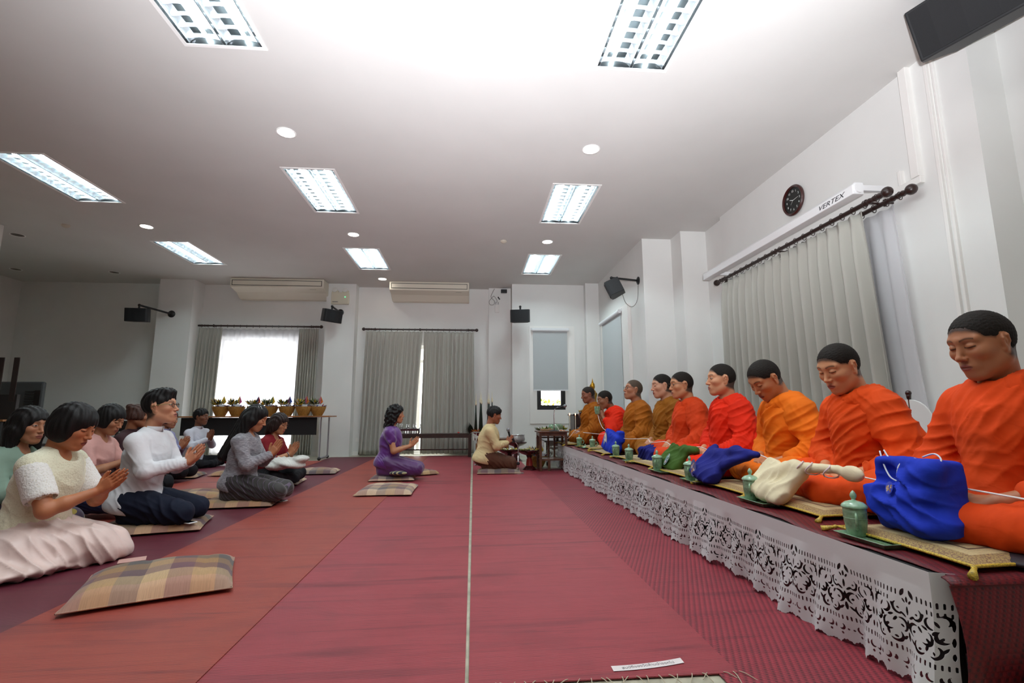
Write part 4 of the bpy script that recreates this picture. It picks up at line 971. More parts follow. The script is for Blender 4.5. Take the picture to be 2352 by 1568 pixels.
# ------------------------------------------------------------ people
def V3(*a): return np.array(a, float)
def Rz(a): c, s = math.cos(a), math.sin(a); return np.array([[c, -s, 0], [s, c, 0], [0, 0, 1]])
def Ry(a): c, s = math.cos(a), math.sin(a); return np.array([[c, 0, s], [0, 1, 0], [-s, 0, c]])
def Rx(a): c, s = math.cos(a), math.sin(a); return np.array([[1, 0, 0], [0, c, -s], [0, s, c]])
def head_form(fat=1.0, jaw=1.0, nose=1.0, mouth=1.0):
    """head local frame: +x face, y left, z up, chin -.115, crown +.12"""
    F = Form()
    F.ell((-.012, 0, .034), (.096, .077, .086)); F.ell((-.03, 0, .01), (.075, .070, .075), .03)
    F.ell((.022, 0, -.035), (.064, .060 * fat, .078), .03); F.cap((-.01, .048 * jaw, -.055), (.055, .016, -.098), .024 * fat, .018, .03); F.cap((-.01, -.048 * jaw, -.055), (.055, -.016, -.098), .024 * fat, .018, .03)
    F.ell((.066, 0, -.098), (.020, .020, .017), .02)
    for s in (-1, 1):
        F.ell((.052, s * .042, -.018), (.028, .022 * fat, .022), .025); F.cap((.077, s * .010, .030), (.062, s * .045, .030), .010, .009, .02)
        F.ell((.093, s * .031, .010), (.015, .019, .012), .018, sub=True)
        F.ell((.069, s * .0305, .0085), (.0175, .0165, .0125), .006)
    F.ell((.074, 0, -.064), (.020, .028, .022), .02)
    F.cap((.080, 0, .016), (.102, 0, -.026), .0075, .0095 * nose, .014); F.ell((.104, 0, -.030), (.0105 * nose, .010 * nose, .0085), .008)
    for s in (-1, 1): F.ell((.094, s * .0125 * nose, -.033), (.009, .007 * nose, .0065), .007); F.ell((.100, s * .0065, -.040), (.0035, .0035, .003), .003, sub=True)
    F.ell((.087, 0, -.0605), (.009, .021 * mouth, .0052), .006); F.ell((.086, 0, -.0715), (.0095, .018 * mouth, .0062), .006)
    F.ell((.100, 0, -.0655), (.010, .020 * mouth, .0012), .003, sub=True)
    for s in (-1, 1):
        R = Rz(s * .35) @ Rx(-s * .12) @ Ry(.18)
        c = V3(-.008, s * .0765, -.004)
        F.ell(c, (.0165, .0060, .030), .009, R=R); F.cap(c + R @ V3(.010, s * .003, .016), c + R @ V3(-.010, s * .006, .020), .0045, .0045, .006); F.cap(c + R @ V3(-.010, s * .006, .020), c + R @ V3(-.014, s * .006, -.006), .0045, .004, .006); F.ell(c + R @ V3(.003, s * .0068, .004), (.0095, .005, .019), .004, R=R, sub=True); F.ell(c + R @ V3(-.001, s * .002, .003), (.006, .004, .011), .002, R=R)
        F.ell(c + V3(.006, -s * .002, -.026), (.007, .005, .008), .006)
    return F
def hand_form(pose='flat', side=1, spread=.0, curl=(0.25, .3, .2), thumb=.5):
    """wrist at origin, fingers along +x, thumb toward +y*side, palm facing -z"""
    F = Form(); F.cap((-.02, 0, 0), (.012, 0, 0), .0235, .024, .01)
    base = [(.083, .030), (.088, .010), (.084, -.010), (.076, -.028)]; L = [(.040, .024, .020), (.044, .028, .021), (.041, .026, .020), (.032, .020, .018)]
    for i, (bx, by) in enumerate(base):
        F.cap((.012, by * .55 * side, 0), (bx - .008, by * side, 0), .0135, .0105, .014)
        a = 0; p = V3(bx - .006, by * side, 0); yaw = spread * (1.5 - i) * side; r = (.0088, .0082, .0074, .0064) if i < 3 else (.0078, .0072, .0065, .0056)
        for j, l in enumerate(L[i]):
            a += curl[j] * (1 + .12 * i); d = V3(math.cos(a) * math.cos(yaw), math.cos(a) * math.sin(yaw), -math.sin(a)); q = p + d * l; F.cap(p, q, r[j], r[j + 1], .004); p = q
    F.ell((.045, 0, -.003), (.04, .036, .0125), .012)
    p0 = V3(.014, .020 * side, -.004); a = thumb; d1 = V3(math.cos(a) * .8, math.sin(a) * side, -.30); d1 /= np.linalg.norm(d1); p1 = p0 + d1 * .044
    d2 = V3(math.cos(a * .6), math.sin(a * .6) * side, -.35 if pose != 'flat' else -.1); d2 /= np.linalg.norm(d2); p2 = p1 + d2 * .032; d3 = V3(math.cos(a * .4), math.sin(a * .3) * side, -.3 if pose != 'flat' else 0); d3 /= np.linalg.norm(d3); p3 = p2 + d3 * .024
    F.cap(p0, p1, .0155, .0115, .012); F.cap(p1, p2, .0105, .0092, .004); F.cap(p2, p3, .009, .0068, .003); return F
def frame(x, zhint):
    """3x3 with column 0 along x and column 2 near zhint"""
    x = np.array(x, float); x /= np.linalg.norm(x); z = np.array(zhint, float); z = z - x * (x @ z); z /= np.linalg.norm(z); return np.stack([x, np.cross(z, x), z], 1)
def skinm():
    if 'skin' in MATS: return MATS['skin']
    m = mat('skin', '#b07a58', .5, spec=.4, sss=.12); k = NT(m); a = k.n('Attribute'); a.attribute_name = 'tint'
    v = k.co(); f = k.noise(v, 30, 4); c = k.mix(k.math('MULTIPLY', f, .25), a.outputs['Color'], '#8a4a34', 'MIX'); k.base(k.mix(.5, a.outputs['Color'], c)); k.bump(k.noise(v, 350, 2), .06, .001); return m
def head_tint(L, skin, lips=(.55, .28, .25), brow=1., eye='closed', blush=.35, stubble=None, crop=None, bald=0.):
    """pigment and painted crease shade of head vertices given head-local coordinates"""
    C = np.tile(np.array(lin(skin)), (len(L), 1)); x, y, z = L.T; A = np.abs(y)
    def put(w, c):
        nonlocal C
        w = np.clip(w, 0, 1)[:, None]; C = C * (1 - w) + np.array(c) * w
    base = np.array(lin(skin))
    put(blush * np.exp(-(((A - .04) / .02) ** 2 + ((z + .02) / .02) ** 2)) * (x > .02), base * np.array([1.08, .78, .72]))
    put(.4 * np.exp(-((y / .02) ** 2 + ((z + .03) / .014) ** 2)) * (x > .08), base * np.array([1.05, .8, .75]))
    zc = -.0655; lip = (1 - np.clip(((y / .023) ** 2 + ((z - zc) / .0125) ** 2), 0, 2)) * 4; put(np.where(x > .062, lip, 0) * .85, lin(lips))
    put(np.where((x > .05), np.exp(-((z - zc) / .0022) ** 2) * (A < .022), 0) * .75, base * .25)  # shade of the parting between the lips, painted into the colour
    bz = .031 + .006 * np.sin(np.clip((A - .012) / .04, 0, 1) * PI) ; bw = np.exp(-((z - bz) / .0036) ** 2) * (A > .012) * (A < .05) * (x > .03); put(bw * .8 * brow, (.010, .007, .006))
    ez = .0085
    if eye == 'closed':
        ln = np.exp(-((z - (ez - .0045 - .25 * np.clip(np.abs(A - .031) - .002, 0, 1) * -.6)) / .0021) ** 2) * (np.abs(A - .0315) < .0165) * (x > .04); put(ln * 1.3, (.012, .007, .006))
        put(.35 * np.exp(-((z - ez - .011) / .0022) ** 2) * (np.abs(A - .031) < .016) * (x > .04), base * .35)  # lid fold above the closed eye, its shade painted in
    else:
        e = 1 - (((A - .0315) / .0145) ** 2 + ((z - ez) / .0042) ** 2); put(np.where(x > .04, e * 6, 0), (.62, .58, .54))
        r = 1 - (((A - .0325) / .0062) ** 2 + ((z - ez - .001) / .0062) ** 2); put(np.where((x > .04) & (e > 0), r * 6, 0), (.012, .008, .006))
        ln = np.exp(-((z - ez - .0046 + 18 * (A - .0315) ** 2) / .0020) ** 2) * (np.abs(A - .0315) < .0165) * (x > .04); put(ln, (.015, .01, .008))
    put(np.where((x > .092) & (z < -.036) & (z > -.045) & (np.abs(A - .0068) < .0035), .8, 0), base * .15)  # nostril hollows darkened in the colour, as painted shade
    if crop:
        n = V3(math.cos(.5), 0, -math.sin(.5)); dd = (x * n[0] + z * n[2]) - (.070 * n[0] + .052 * n[2]) + .25 * np.clip(A - .02, 0, 1) + bald
        tmp = np.sqrt(((x - .058) / .056) ** 2 + ((A - .085) / .055) ** 2 + ((z + .018) / .048) ** 2) - 1; ear = np.sqrt(((x + .004) / .026) ** 2 + ((A - .09) / .03) ** 2 + ((z + .006) / .044) ** 2) - 1
        w = np.clip(-dd / .010 + .5, 0, 1) * np.clip(tmp * 5 + .3, 0, 1) * np.clip(ear * 5 + .2, 0, 1) * np.clip((z - .35 * x + .066) / .02, 0, 1); put(w * (.93 - .15 * np.clip((z - .09) / .03, 0, 1)), lin(crop))
    if stubble: put(stubble * np.clip((z + .045) / -.02, 0, 1) * (x > .02) * .5, base * .45)
    return C
def hair_material(name, c, gloss=.38):
    if name in MATS: return MATS[name]
    m = mat(name, c, .5, spec=.3); k = NT(m); v = k.co((110, 110, 6)); f = k.noise(v, 3, 4); cc = hexf(c)
    k.base(k.ramp(f, [(.3, [x * .55 for x in cc]), (.75, [min(1, x * 1.5 + .01) for x in cc])])); k.bump(f, .5, .004); return m
def cropped_material(name, c, skin):
    if name in MATS: return MATS[name]
    m = mat(name, c, .75, spec=.2); k = NT(m); v = k.co(); k.base(k.ramp(k.noise(v, 420, 2), [(.4, c), (.9, [a * .82 + b * .18 for a, b in zip(hexf(c), hexf(skin))])])); k.bump(k.noise(v, 500, 2), .4, .002); return m
def cloth(name, c, bump=.2, sheen=0., rough=.8, sc=900, tl=0.):
    if name in MATS: return MATS[name]
    m = mat(name, c, rough, sheen=sheen, spec=.25); k = NT(m); v = k.co(); cc = hexf(c)
    k.base(k.ramp(k.noise(v, 5, 3), [(.3, [x * .93 for x in cc]), (.7, [min(1, x * 1.04) for x in cc])]))
    n1 = k.noise(k.co((5, 5, 7)), 3.0, 2, .8); h = k.math('ADD', k.math('MULTIPLY', n1, 1.0), k.math('MULTIPLY', k.noise(v, sc, 2), .06)); k.bump(h, bump, .012); return m
HAIRCACHE = {}
def cropped_hair(style='monk', t=.0012):
    """close-cropped hair: shell over the skull limited by the hairline; head local"""
    F = Form(); F.ell((-.012, 0, .034), (.096 + t, .077 + t, .086 + t)); F.ell((-.03, 0, .01), (.075 + t, .070 + t, .075 + t), .03); F.cap((-.035, 0, -.05), (-.035, 0, -.06), .058 + t, .056 + t, .03)
    front = {'monk': (.070, .052), 'high': (.045, .06)}[style]
    # cuts: forehead plane, temple, nape
    a = .50; n = V3(math.cos(a), 0, -math.sin(a)); F.plane(n, (front[0] * n[0] + front[1] * n[2]) - .008, .01)
    F.ell((.058, .085, -.018), (.056, .055, .050), .010, sub=True); F.ell((.058, -.085, -.018), (.056, .055, .050), .010, sub=True)
    F.ell((-.004, .085, -.012), (.026, .02, .042), .008, sub=True); F.ell((-.004, -.085, -.012), (.026, .02, .042), .008, sub=True)
    F.plane(V3(-.35, 0, -1), .052, .01); return F
class Person:
    def __init__(s, name_label, loc, rz, skin='#b5805e', scale=1.0, res=1.0, group=None):
        s.e = empty('person', loc, rz, name_label, 'person', group); s.skin = skin; s.k = scale; s.res = res; s.body = Form(); s.parts = []; s.cols = []
    def head(s, c, yaw=0., pitch=0., roll=0., hs=1.0, form=None, **tint):
        """c head centre, pitch > 0 looks down"""
        R = Rz(yaw) @ Ry(pitch) @ Rx(roll); s.hR, s.hc, s.hs = R, V3(*c), hs; f = (form or head_form()).xf(R, s.hc, hs)
        lowneck = s.hc + R @ (V3(-.035, 0, -.06) * hs); s.neck_top = lowneck; s.hform = f; s.tint = tint; return s
    def hl(s, F): return F.xf(s.hR, s.hc, s.hs)
    def hp(s, *p): return s.hR @ (V3(*p) * s.hs) + s.hc
    def finish_body(s, neck_r=.05, name='body'):
        """neck, then polygonise head finely, hands finely and the rest coarser as one mesh"""
        nb = s.neck_base; body = s.body; body.cap(s.neck_top, nb, neck_r * s.hs, neck_r * 1.12, .03)
        full = body + s.hform; VF = []; cols = []
        l, u = s.hform.bounds(); hr = .0024 * s.res
        Vh, Fh = nets(*full.evaluate(l - .012, u + .012, hr)); Vh = relax(Vh, Fh, 1, .35)
        L = (Vh - s.hc) @ s.hR / s.hs; VF.append((Vh, Fh)); cols.append(head_tint(L, s.skin, **s.tint))
        bl, bu = full.bounds(); h = .009 * s.res; bl -= .03; bu += .03; g, lo, hh = full.evaluate(bl, bu, h)
        V, F = nets(g, lo, hh)
        inside = ((V > l) & (V < u)).all(1)          # keep the coarse surface only outside the fine box
        for hf, hb in getattr(s, 'hands', []): inside |= ((V > hb[0] + .004) & (V < hb[1] - .004)).all(1)
        F = F[~inside[F].all(1)]; V = relax(V, F, 1, .4); VF.append((V, F)); cols.append(np.tile(np.array(lin(s.skin)), (len(V), 1)))
        for hf, hb in getattr(s, 'hands', []):
            V, F = nets(*full.evaluate(hb[0], hb[1], .0034 * s.res)); V = relax(V, F, 1, .3); VF.append((V, F))
            c = np.tile(np.array(lin(s.skin)) * np.array([1.04, .94, .9]), (len(V), 1)); cols.append(c)
        s.body_obj = link_mesh(name, VF, skinm(), s.e, cols); return s
    def hand(s, wrist, fdir, back, side, pose='flat', hs=1.0, **kw):
        """fdir: direction of fingers; back: direction of the back of the hand; side +1 left, -1 right"""
        R = frame(fdir, back); hf = hand_form(pose, -side, **kw)
        f = hf.xf(R, wrist, hs); s.body = s.body + f
        l, u = f.bounds()
        if not hasattr(s, 'hands'): s.hands = []
        s.hands.append((f, (l - .008, u + .008))); return s
    def merge_hands(s):
        if len(s.hands) == 2:
            (f1, b1), (f2, b2) = s.hands
            if (np.maximum(b1[0], b2[0]) < np.minimum(b1[1], b2[1])).all(): s.hands = [(f1 + f2, (np.minimum(b1[0], b2[0]), np.maximum(b1[1], b2[1])))]
    def garment(s, name, form, m, h=.009, disp=None, smooth=1, label=None, lo=None, hi=None):
        V, F = mesh_form(form, h * s.res, lo, hi, disp, smooth); o = link_mesh(name, (V, F), m, s.e)
        if label: o['label'] = label
        return o
    def hair(s, F, m, h=.004, disp=None, name='hair', label=None):
        V, Fc = mesh_form(s.hl(F), h * s.res, disp=disp); o = link_mesh(name, (V, Fc), m, s.e)
        if label: o['label'] = label
        return o
    def prop(s, name, mb, m, smooth=True, label=None, **kw):
        o = mb.build(name, m, s.e, smooth=smooth, **kw)
        if label: o['label'] = label
        return o
    def glasses(s, m, rim=.0015, w=.022, hgt=.016, temple=None):
        """frame with two rims, bridge and temples in head-local space"""
        mb = MB()
        for sy in (-1, 1):
            P = []
            for t in np.linspace(0, 2 * PI, 19):
                cx, cz = math.cos(t), math.sin(t); P.append(s.hp(.098 - .010 * abs(cx * .5 + .5 * sy * sy) - .004 * (abs(cx) > 2), sy * .0325 + w * np.sign(cx) * abs(cx) ** .75, .006 + hgt * np.sign(cz) * abs(cz) ** .75))
            mb.tube(P, rim, 6, caps=False)
        mb.tube([s.hp(.094, -.012, .01), s.hp(.100, 0, .014), s.hp(.094, .012, .01)], rim, 6)
        o = s.prop('glasses', mb, m); tm = MB()
        for sy in (-1, 1): tm.tube([s.hp(.093, sy * .054, .012), s.hp(.05, sy * .074, .013), s.hp(-.008, sy * .0865, .013), s.hp(-.02, sy * .086, .0)], rim * 1.3, 6)
        tm.build('temple', temple or m, o, smooth=True); return o

def monk(i, label, robe, skin, hair_c, lean=.12, hyaw=0., hpitch=.1, hroll=0., turn=0., hs=1.1, style='monk', hands=None, height=.87, res=1.0, tint=None, form=None, fat=1.0, larm=None, rarm=None, bareshoulder=False, seed=0, sash=None, knee=(.33, .30)):
    """seated monk, facing local +x (world -x), left side toward local +y"""
    P = Person(label, (MX[i], MY[i], TZ + .044), PI + turn, skin, 1, res, 'monks seated on the platform')
    k = height / .87; top = height; d = V3(math.sin(lean), 0, math.cos(lean)); pel = V3(0, 0, .10); sh = pel + d * .46 * k; nb = sh + d * .045 + V3(.005, 0, 0)
    hc = nb + d * .085 * k + V3(.035 + .07 * max(hpitch, 0), 0, .075 - .06 * max(hpitch, 0)); P.neck_base = nb + V3(-.015, 0, -.01)
    P.head(hc, hyaw, hpitch, hroll, hs, form, **dict(dict(crop=hair_c[1]), **(tint or {})))
    SL, SR = sh + V3(-.01, .172, -.055), sh + V3(-.01, -.172, -.055)
    EL, WL = larm or (V3(.06, .27, .22), V3(.26, .10, .145)); ER, WR = rarm or (V3(.08, -.27, .22), V3(.27, -.06, .15))
    chest = pel + d * .30 * k
    # body under the robe, exposed: neck, forearms, hands, feet
    B = P.body; B.cap(pel, chest, .12 * fat, .11, .05); B.cap(chest, sh, .12, .07, .05); B.cap(sh + V3(0, .1, -.02), SL, .06, .05, .03); B.cap(sh + V3(0, -.1, -.02), SR, .06, .05, .03)
    for S_, E_, W_ in ((SL, EL, WL), (SR, ER, WR)): B.cap(S_, E_, .046, .040, .02); B.cap(E_, W_, .040, .0255, .02)
    B.cap((0, .1, .08), (.24, knee[1] * .8, .06), .075, .055, .03); B.cap((0, -.1, .08), (.24, -knee[1] * .8, .06), .075, .055, .03)
    hL, hRr = hands or (dict(f=(.5, -.85, -.1), b=(.3, .2, 1), curl=(.5, .6, .4)), dict(f=(.5, .85, -.1), b=(.3, -.2, 1), curl=(.5, .6, .4)))
    for (W_, sd, hd) in ((WL, 1, hL), (WR, -1, hRr)):
        if hd: P.hand(W_, hd['f'], hd['b'], sd, 'hold', .98, curl=hd.get('curl', (.5, .6, .4)), thumb=hd.get('thumb', .55))
    P.merge_hands()
    P.body.cap((.20, .06, .02), (.24, -.1, .018), .03, .025, .02)
    P.finish_body(.055 * fat)
    m = cloth('robe_cloth_' + robe[0], robe[1])
    # skirt part: thighs, knees and lap under cloth
    kx, ky = knee; G = Form()
    G.cap((-.03, 0, .085), (.04, 0, .10), .155, .14, .05); G.cap((0, .1, .09), (kx * .78, ky, .085), .125, .098, .05); G.cap((0, -.1, .09), (kx * .78, -ky, .085), .125, .098, .05)
    G.cap((kx * .78, ky, .075), (kx + .02, .02, .05), .088, .066, .05); G.cap((kx * .78, -ky, .075), (kx + .02, -.02, .05), .088, .066, .05); G.ell((.16, 0, .075), (.17, .24, .075), .06); G.plane((0, 0, -1), .008, .01)
    fd = folds([((kx * .6, ky, .08), .17, (.8, -.5, .35), .045, .014), ((kx * .6, -ky, .08), .17, (.8, .5, .35), .045, .014), ((.2, 0, .1), .2, (.25, 1, .2), .05, .010), ((0, 0, .1), .25, (.2, .3, 1), .05, .010)], .004, seed)
    P.garment('under_robe', G, m, .0085, fd)
    # upper robe: torso and right sleeve, with the drape swung over the left shoulder and arm as a second layer
    mE = lambda a, b, t: a + (b - a) * t
    G = Form(); G.cap(pel + V3(-.01, 0, .0), chest, .158 * fat, .146 * fat, .06); G.cap(chest, sh - d * .06, .146 * fat, .108, .07); G.ell(chest + V3(.02, 0, .07), (.125, .165, .13), .06)
    G.cap(nb + V3(-.025, .035, -.05), SL + V3(-.01, -.03, .0), .066, .066, .07); G.cap(nb + V3(-.025, -.035, -.05), SR + V3(-.01, .03, .0), .066, .066, .07)
    G.cap(SR, ER, .070, .072, .05); G.cap(ER, mE(ER, WR, .55), .072, .05, .05); G.cap(mE(ER, WR, .2) + V3(0, 0, -.02), mE(ER, WR, .6) + V3(-.02, 0, -.05), .055, .035, .05)
    G.cap(SL, EL, .055, .05, .04); G.cap(ER + V3(-.02, .03, -.02), V3(.04, -.16, .12), .07, .07, .08)
    G.cap(chest + V3(.07, .02, .0), V3(.16, .0, .13), .085, .075, .08); G.ell((.17, 0, .12), (.09, .17, .035), .05)
    G.ell(s_cut(P, nb, d), (.062, .058, .05), .02, sub=True); G.cap(P.neck_top, nb + V3(.012, 0, .0), .056 * hs, .064, .015, sub=True); G.plane((0, 0, -1), .0, .01)
    fs = [(chest + V3(.12, -.05, .10), .19, (-.15, -.72, .70), .052, .017), (chest + V3(.12, .05, -.04), .17, (-.1, -.75, .6), .042, .015), (mE(SR, ER, .7), .15, (.4, -.2, 1), .045, .014), (pel + V3(.12, 0, .08), .16, (.2, .35, 1), .04, .012), (sh + V3(-.12, 0, -.1), .2, (0, .9, .4), .05, .008), (mE(ER, WR, .4), .1, (1, .5, .1), .03, .012)]
    P.garment('robe', G, m, .0072, folds(fs, .004, seed + 3))
    D = Form(); pts = [nb + V3(-.055, -.06, -.012), nb + V3(.02, -.072, -.036), nb + V3(.068, -.02, -.066), nb + V3(.066, .045, -.056), nb + V3(.03, .085, -.035), nb + V3(-.04, .095, -.03), nb + V3(-.09, .10, -.08), nb + V3(-.135, .08, -.20), chest + V3(-.15, .05, -.05)]
    rs = [.024, .020, .021, .026, .036, .046, .05, .055, .05]
    for a, b, ra, rb in zip(pts, pts[1:], rs, rs[1:]): D.cap(a, b, ra, rb, .035)
    D.cap(nb + V3(-.055, -.06, -.012), nb + V3(-.075, .05, -.018), .025, .032, .03)
    D.cap(nb + V3(-.02, .07, -.045), SL + V3(-.005, -.01, .0), .056, .074, .05); D.cap(nb + V3(.03, .08, -.05), SL + V3(.03, -.04, -.04), .034, .05, .04)
    D.cap(SL, mE(SL, EL, .5) + V3(.0, .005, 0), .076, .078, .04); D.cap(mE(SL, EL, .5), EL + V3(-.005, 0, -.005), .078, .083, .04); D.cap(EL, mE(EL, WL, .62), .078, .054, .05)
    D.cap(mE(EL, WL, .1) + V3(-.01, 0, -.03), mE(EL, WL, .55) + V3(-.02, .0, -.055), .062, .04, .05); D.cap(EL + V3(-.03, 0, -.04), V3(.0, .20, .09), .082, .08, .07)
    D.cap(SL + V3(-.06, -.04, -.05), EL + V3(-.09, -.04, .02), .06, .075, .05); D.cap(EL + V3(-.09, -.05, 0), V3(-.07, .14, .10), .07, .09, .05)
    D.cap(SL + V3(.04, -.045, -.03), chest + V3(.06, .15, -.02), .04, .045, .05)
    D.cap(P.neck_top, nb + V3(.012, 0, .0), .052 * hs, .058, .01, sub=True); D.plane((0, 0, -1), .0, .01)
    fs = [(nb + V3(-.03, .1, -.02), .13, (.15, .8, .5), .028, .010), (nb + V3(.06, 0, -.05), .1, (.5, .1, 1), .022, .005), (mE(SL, EL, .25), .12, (.35, -.3, .9), .05, .015), (mE(SL, EL, .75), .11, (.75, .1, .6), .036, .016), (EL, .11, (.9, .1, -.3), .034, .014), (mE(EL, WL, .5), .1, (1, -.4, .3), .026, .010), (pel + V3(.0, .2, .06), .15, (.9, .2, .5), .036, .014)]
    P.garment('robe_drape', D, m, .0068, folds(fs, .003, seed + 5))
    P.hair(cropped_hair(style), cropped_material('cropped_hair_' + hair_c[0], hair_c[1], skin), .0034, lambda V, N: .0012 * wavy(V, 400, 2))
    P.m = m; P.geo = dict(EL=EL, WL=WL, ER=ER, WR=WR, nb=nb, chest=chest, sh=sh, SL=SL); return P
def s_cut(P, nb, d): return nb + d * .045 + V3(.012, 0, 0)
# nine monks, far to near
DO, DO2, OR2, LO, RD, RD2 = ('deep_orange', '#d8440a'), ('deep_orange_2', '#dc4a0c'), ('burnt_orange', '#cf3f10'), ('light_orange', '#e8700c'), ('red_orange', '#e02806'), ('scarlet', '#ea2a08')
OC, OC2 = ('ochre', '#a35a0c'), ('olive_ochre', '#935a12')
DK, GR = ('dark', '#161412'), ('greying', '#4d4238')
MONKS = {}
def place(i, *a, **k):
    MONKS[i] = P = monk(i, *a, **k)
    c = P.hp(-.012, 0, .122); R = Rz(PI + k.get('turn', 0)); w = R @ c + V3(MX[i], MY[i], TZ + .044); d = Vector(w) - Vector((0, 0, CAMH))
    pass
hd = lambda f, b, c=(.5, .6, .4), th=.55: dict(f=f, b=b, curl=c, thumb=th)
place(8, 'nearest monk in deep orange robe, eyes lowered, at the right edge', DO, '#a8704e', DK, .08, -.1, .28, turn=.08, height=.85, seed=1.0, tint=dict(lips='#8a4a44'))
place(7, 'second nearest monk in orange robe, looking down at the cream bag', DO2, '#c78f68', DK, .2, .12, .42, turn=.05, height=.84, knee=(.33, .28), seed=2.0, tint=dict(lips='#a0584e'))
place(6, 'third nearest monk in light orange robe, head deeply bowed', LO, '#ba8058', DK, .24, .15, .66, height=.84, knee=(.33, .27), seed=3.0, tint=dict(lips='#96564a'))
place(5, 'fourth nearest monk in bright red-orange robe, gazing straight ahead', RD, '#cb9470', DK, .1, -.12, .02, height=.84, seed=4.0, tint=dict(lips='#a5605a', eye='open'))
p = place(4, 'monk in burnt orange robe wearing thin glasses, fifth from the near end', OR2, '#c28a64', DK, .12, -.05, .08, height=.845, knee=(.33, .24), seed=5.0, tint=dict(lips='#9a564c', eye='open'), res=1.15)
place(3, 'young monk in olive ochre robe, head upright with eyes closed', OC2, '#c8967a', DK, .12, .0, .1, height=.885, knee=(.33, .24), seed=6.0, tint=dict(lips='#9c5a52'), fat=1.08, res=1.2)
place(2, 'older monk in ochre robe with glasses and chin raised', OC, '#b0785a', GR, .05, .05, -.18, height=.87, seed=7.0, tint=dict(lips='#96564a', eye='open', bald=-.0), fat=1.1, res=1.25)
place(1, 'monk in scarlet robe leaning forward, drinking from a celadon cup', RD2, '#96664a', DK, .5, .05, .25, height=.84, seed=8.0, tint=dict(lips='#8a4a40'), res=1.3, larm=(V3(.30, .27, .24), V3(.40, .10, .42)), hands=(hd((.3, -.5, .8), (.3, .8, .3), (.9, .8, .5)), hd((.5, .85, -.1), (.3, -.2, 1))))
place(0, 'farthest monk in ochre robe, balding, gazing down', OC, '#94604a', ('dark_grey', '#2a2522'), .06, .1, .2, height=.9, seed=9.0, tint=dict(lips='#8a4a40', bald=.02), fat=1.12, res=1.3)
wire = mat('thin_metal_frame', '#5a4238', .35, metal=.5)
for i in (4, 2): MONKS[i].glasses(wire, .0013)
# ------------------------------------------------------------ lay people
def hair_bob(vol=1., bangs=.048, length=-.085, back=1.):
    F = Form(); F.ell((-.016, 0, .036), (.106 * vol, .090 * vol, .099)); F.ell((-.05 * back, 0, -.02), (.070 * back, .084 * vol, .085), .03)
    for s in (-1, 1): F.ell((-.012, s * .066 * vol, -.022), (.066, .030, .072), .025)
    F.ell((.098, 0, bangs - .105), (.085, .068, .098), .012, sub=True); F.plane((0, 0, -1), -length, .02); return F
def hair_long(drop=.34, vol=1., bangs=.055):
    F = hair_bob(vol, bangs, -.2); F.cap((-.062, 0, -.03), (-.095, 0, -drop), .080, .058, .04)
    for s in (-1, 1): F.cap((-.01, s * .078, -.04), (-.015, s * .088, -drop * .75), .030, .022, .03); F.cap((-.05, s * .06, -.05), (-.07, s * .07, -drop), .045, .03, .03)
    return F
def hair_male(top=.016, side=.004, front=(.084, .060), quiff=.0):
    F = Form(); F.ell((-.014, 0, .034 + top * .5), (.094 + top, .076 + side, .086 + top * .6)); F.ell((-.03, 0, .012), (.076 + side, .070 + side, .075), .03); F.ell((-.035, 0, -.03), (.058, .055, .04), .03)
    if quiff: F.ell((.045, 0, .105), (.05, .055, .024 + quiff), .03)
    n = V3(math.cos(.42), 0, -math.sin(.42)); F.plane(n, front[0] * n[0] + front[1] * n[2], .012)
    for s in (-1, 1): F.ell((.062, s * .085, -.022), (.058, .05, .052), .010, sub=True); F.ell((-.004, s * .09, -.012), (.026, .022, .040), .008, sub=True)
    F.plane(V3(-.35, 0, -1), .058, .012); return F
def strands(seed=0, amp=.0028, curl=0.):
    def f(V, N): return amp * np.sin(V[:, 0] * 190 + 5 * wavy(V, 14, seed)) * (.5 + .5 * wavy(V, 30, seed + 1)) + amp * .9 * np.sin(V[:, 1] * 210 + 4 * wavy(V, 11, seed + 3)) + curl * wavy(V, 85, seed + 2) + curl * .8 * wavy(V, 45, seed + 7)
    return f
BLK = hair_material('black_hair', '#0e0b0b'); BRN = hair_material('dark_brown_hair', '#221411')
def torus_pts(c, R, rad, n=20, sy=1.): return [c + R @ V3(rad * math.cos(t), rad * sy * math.sin(t), 0) for t in np.linspace(0, 2 * PI, n + 1)]
PRAY = (V3(.10, .215, -.27), V3(.255, .030, -.185), V3(.52, 0, .86))
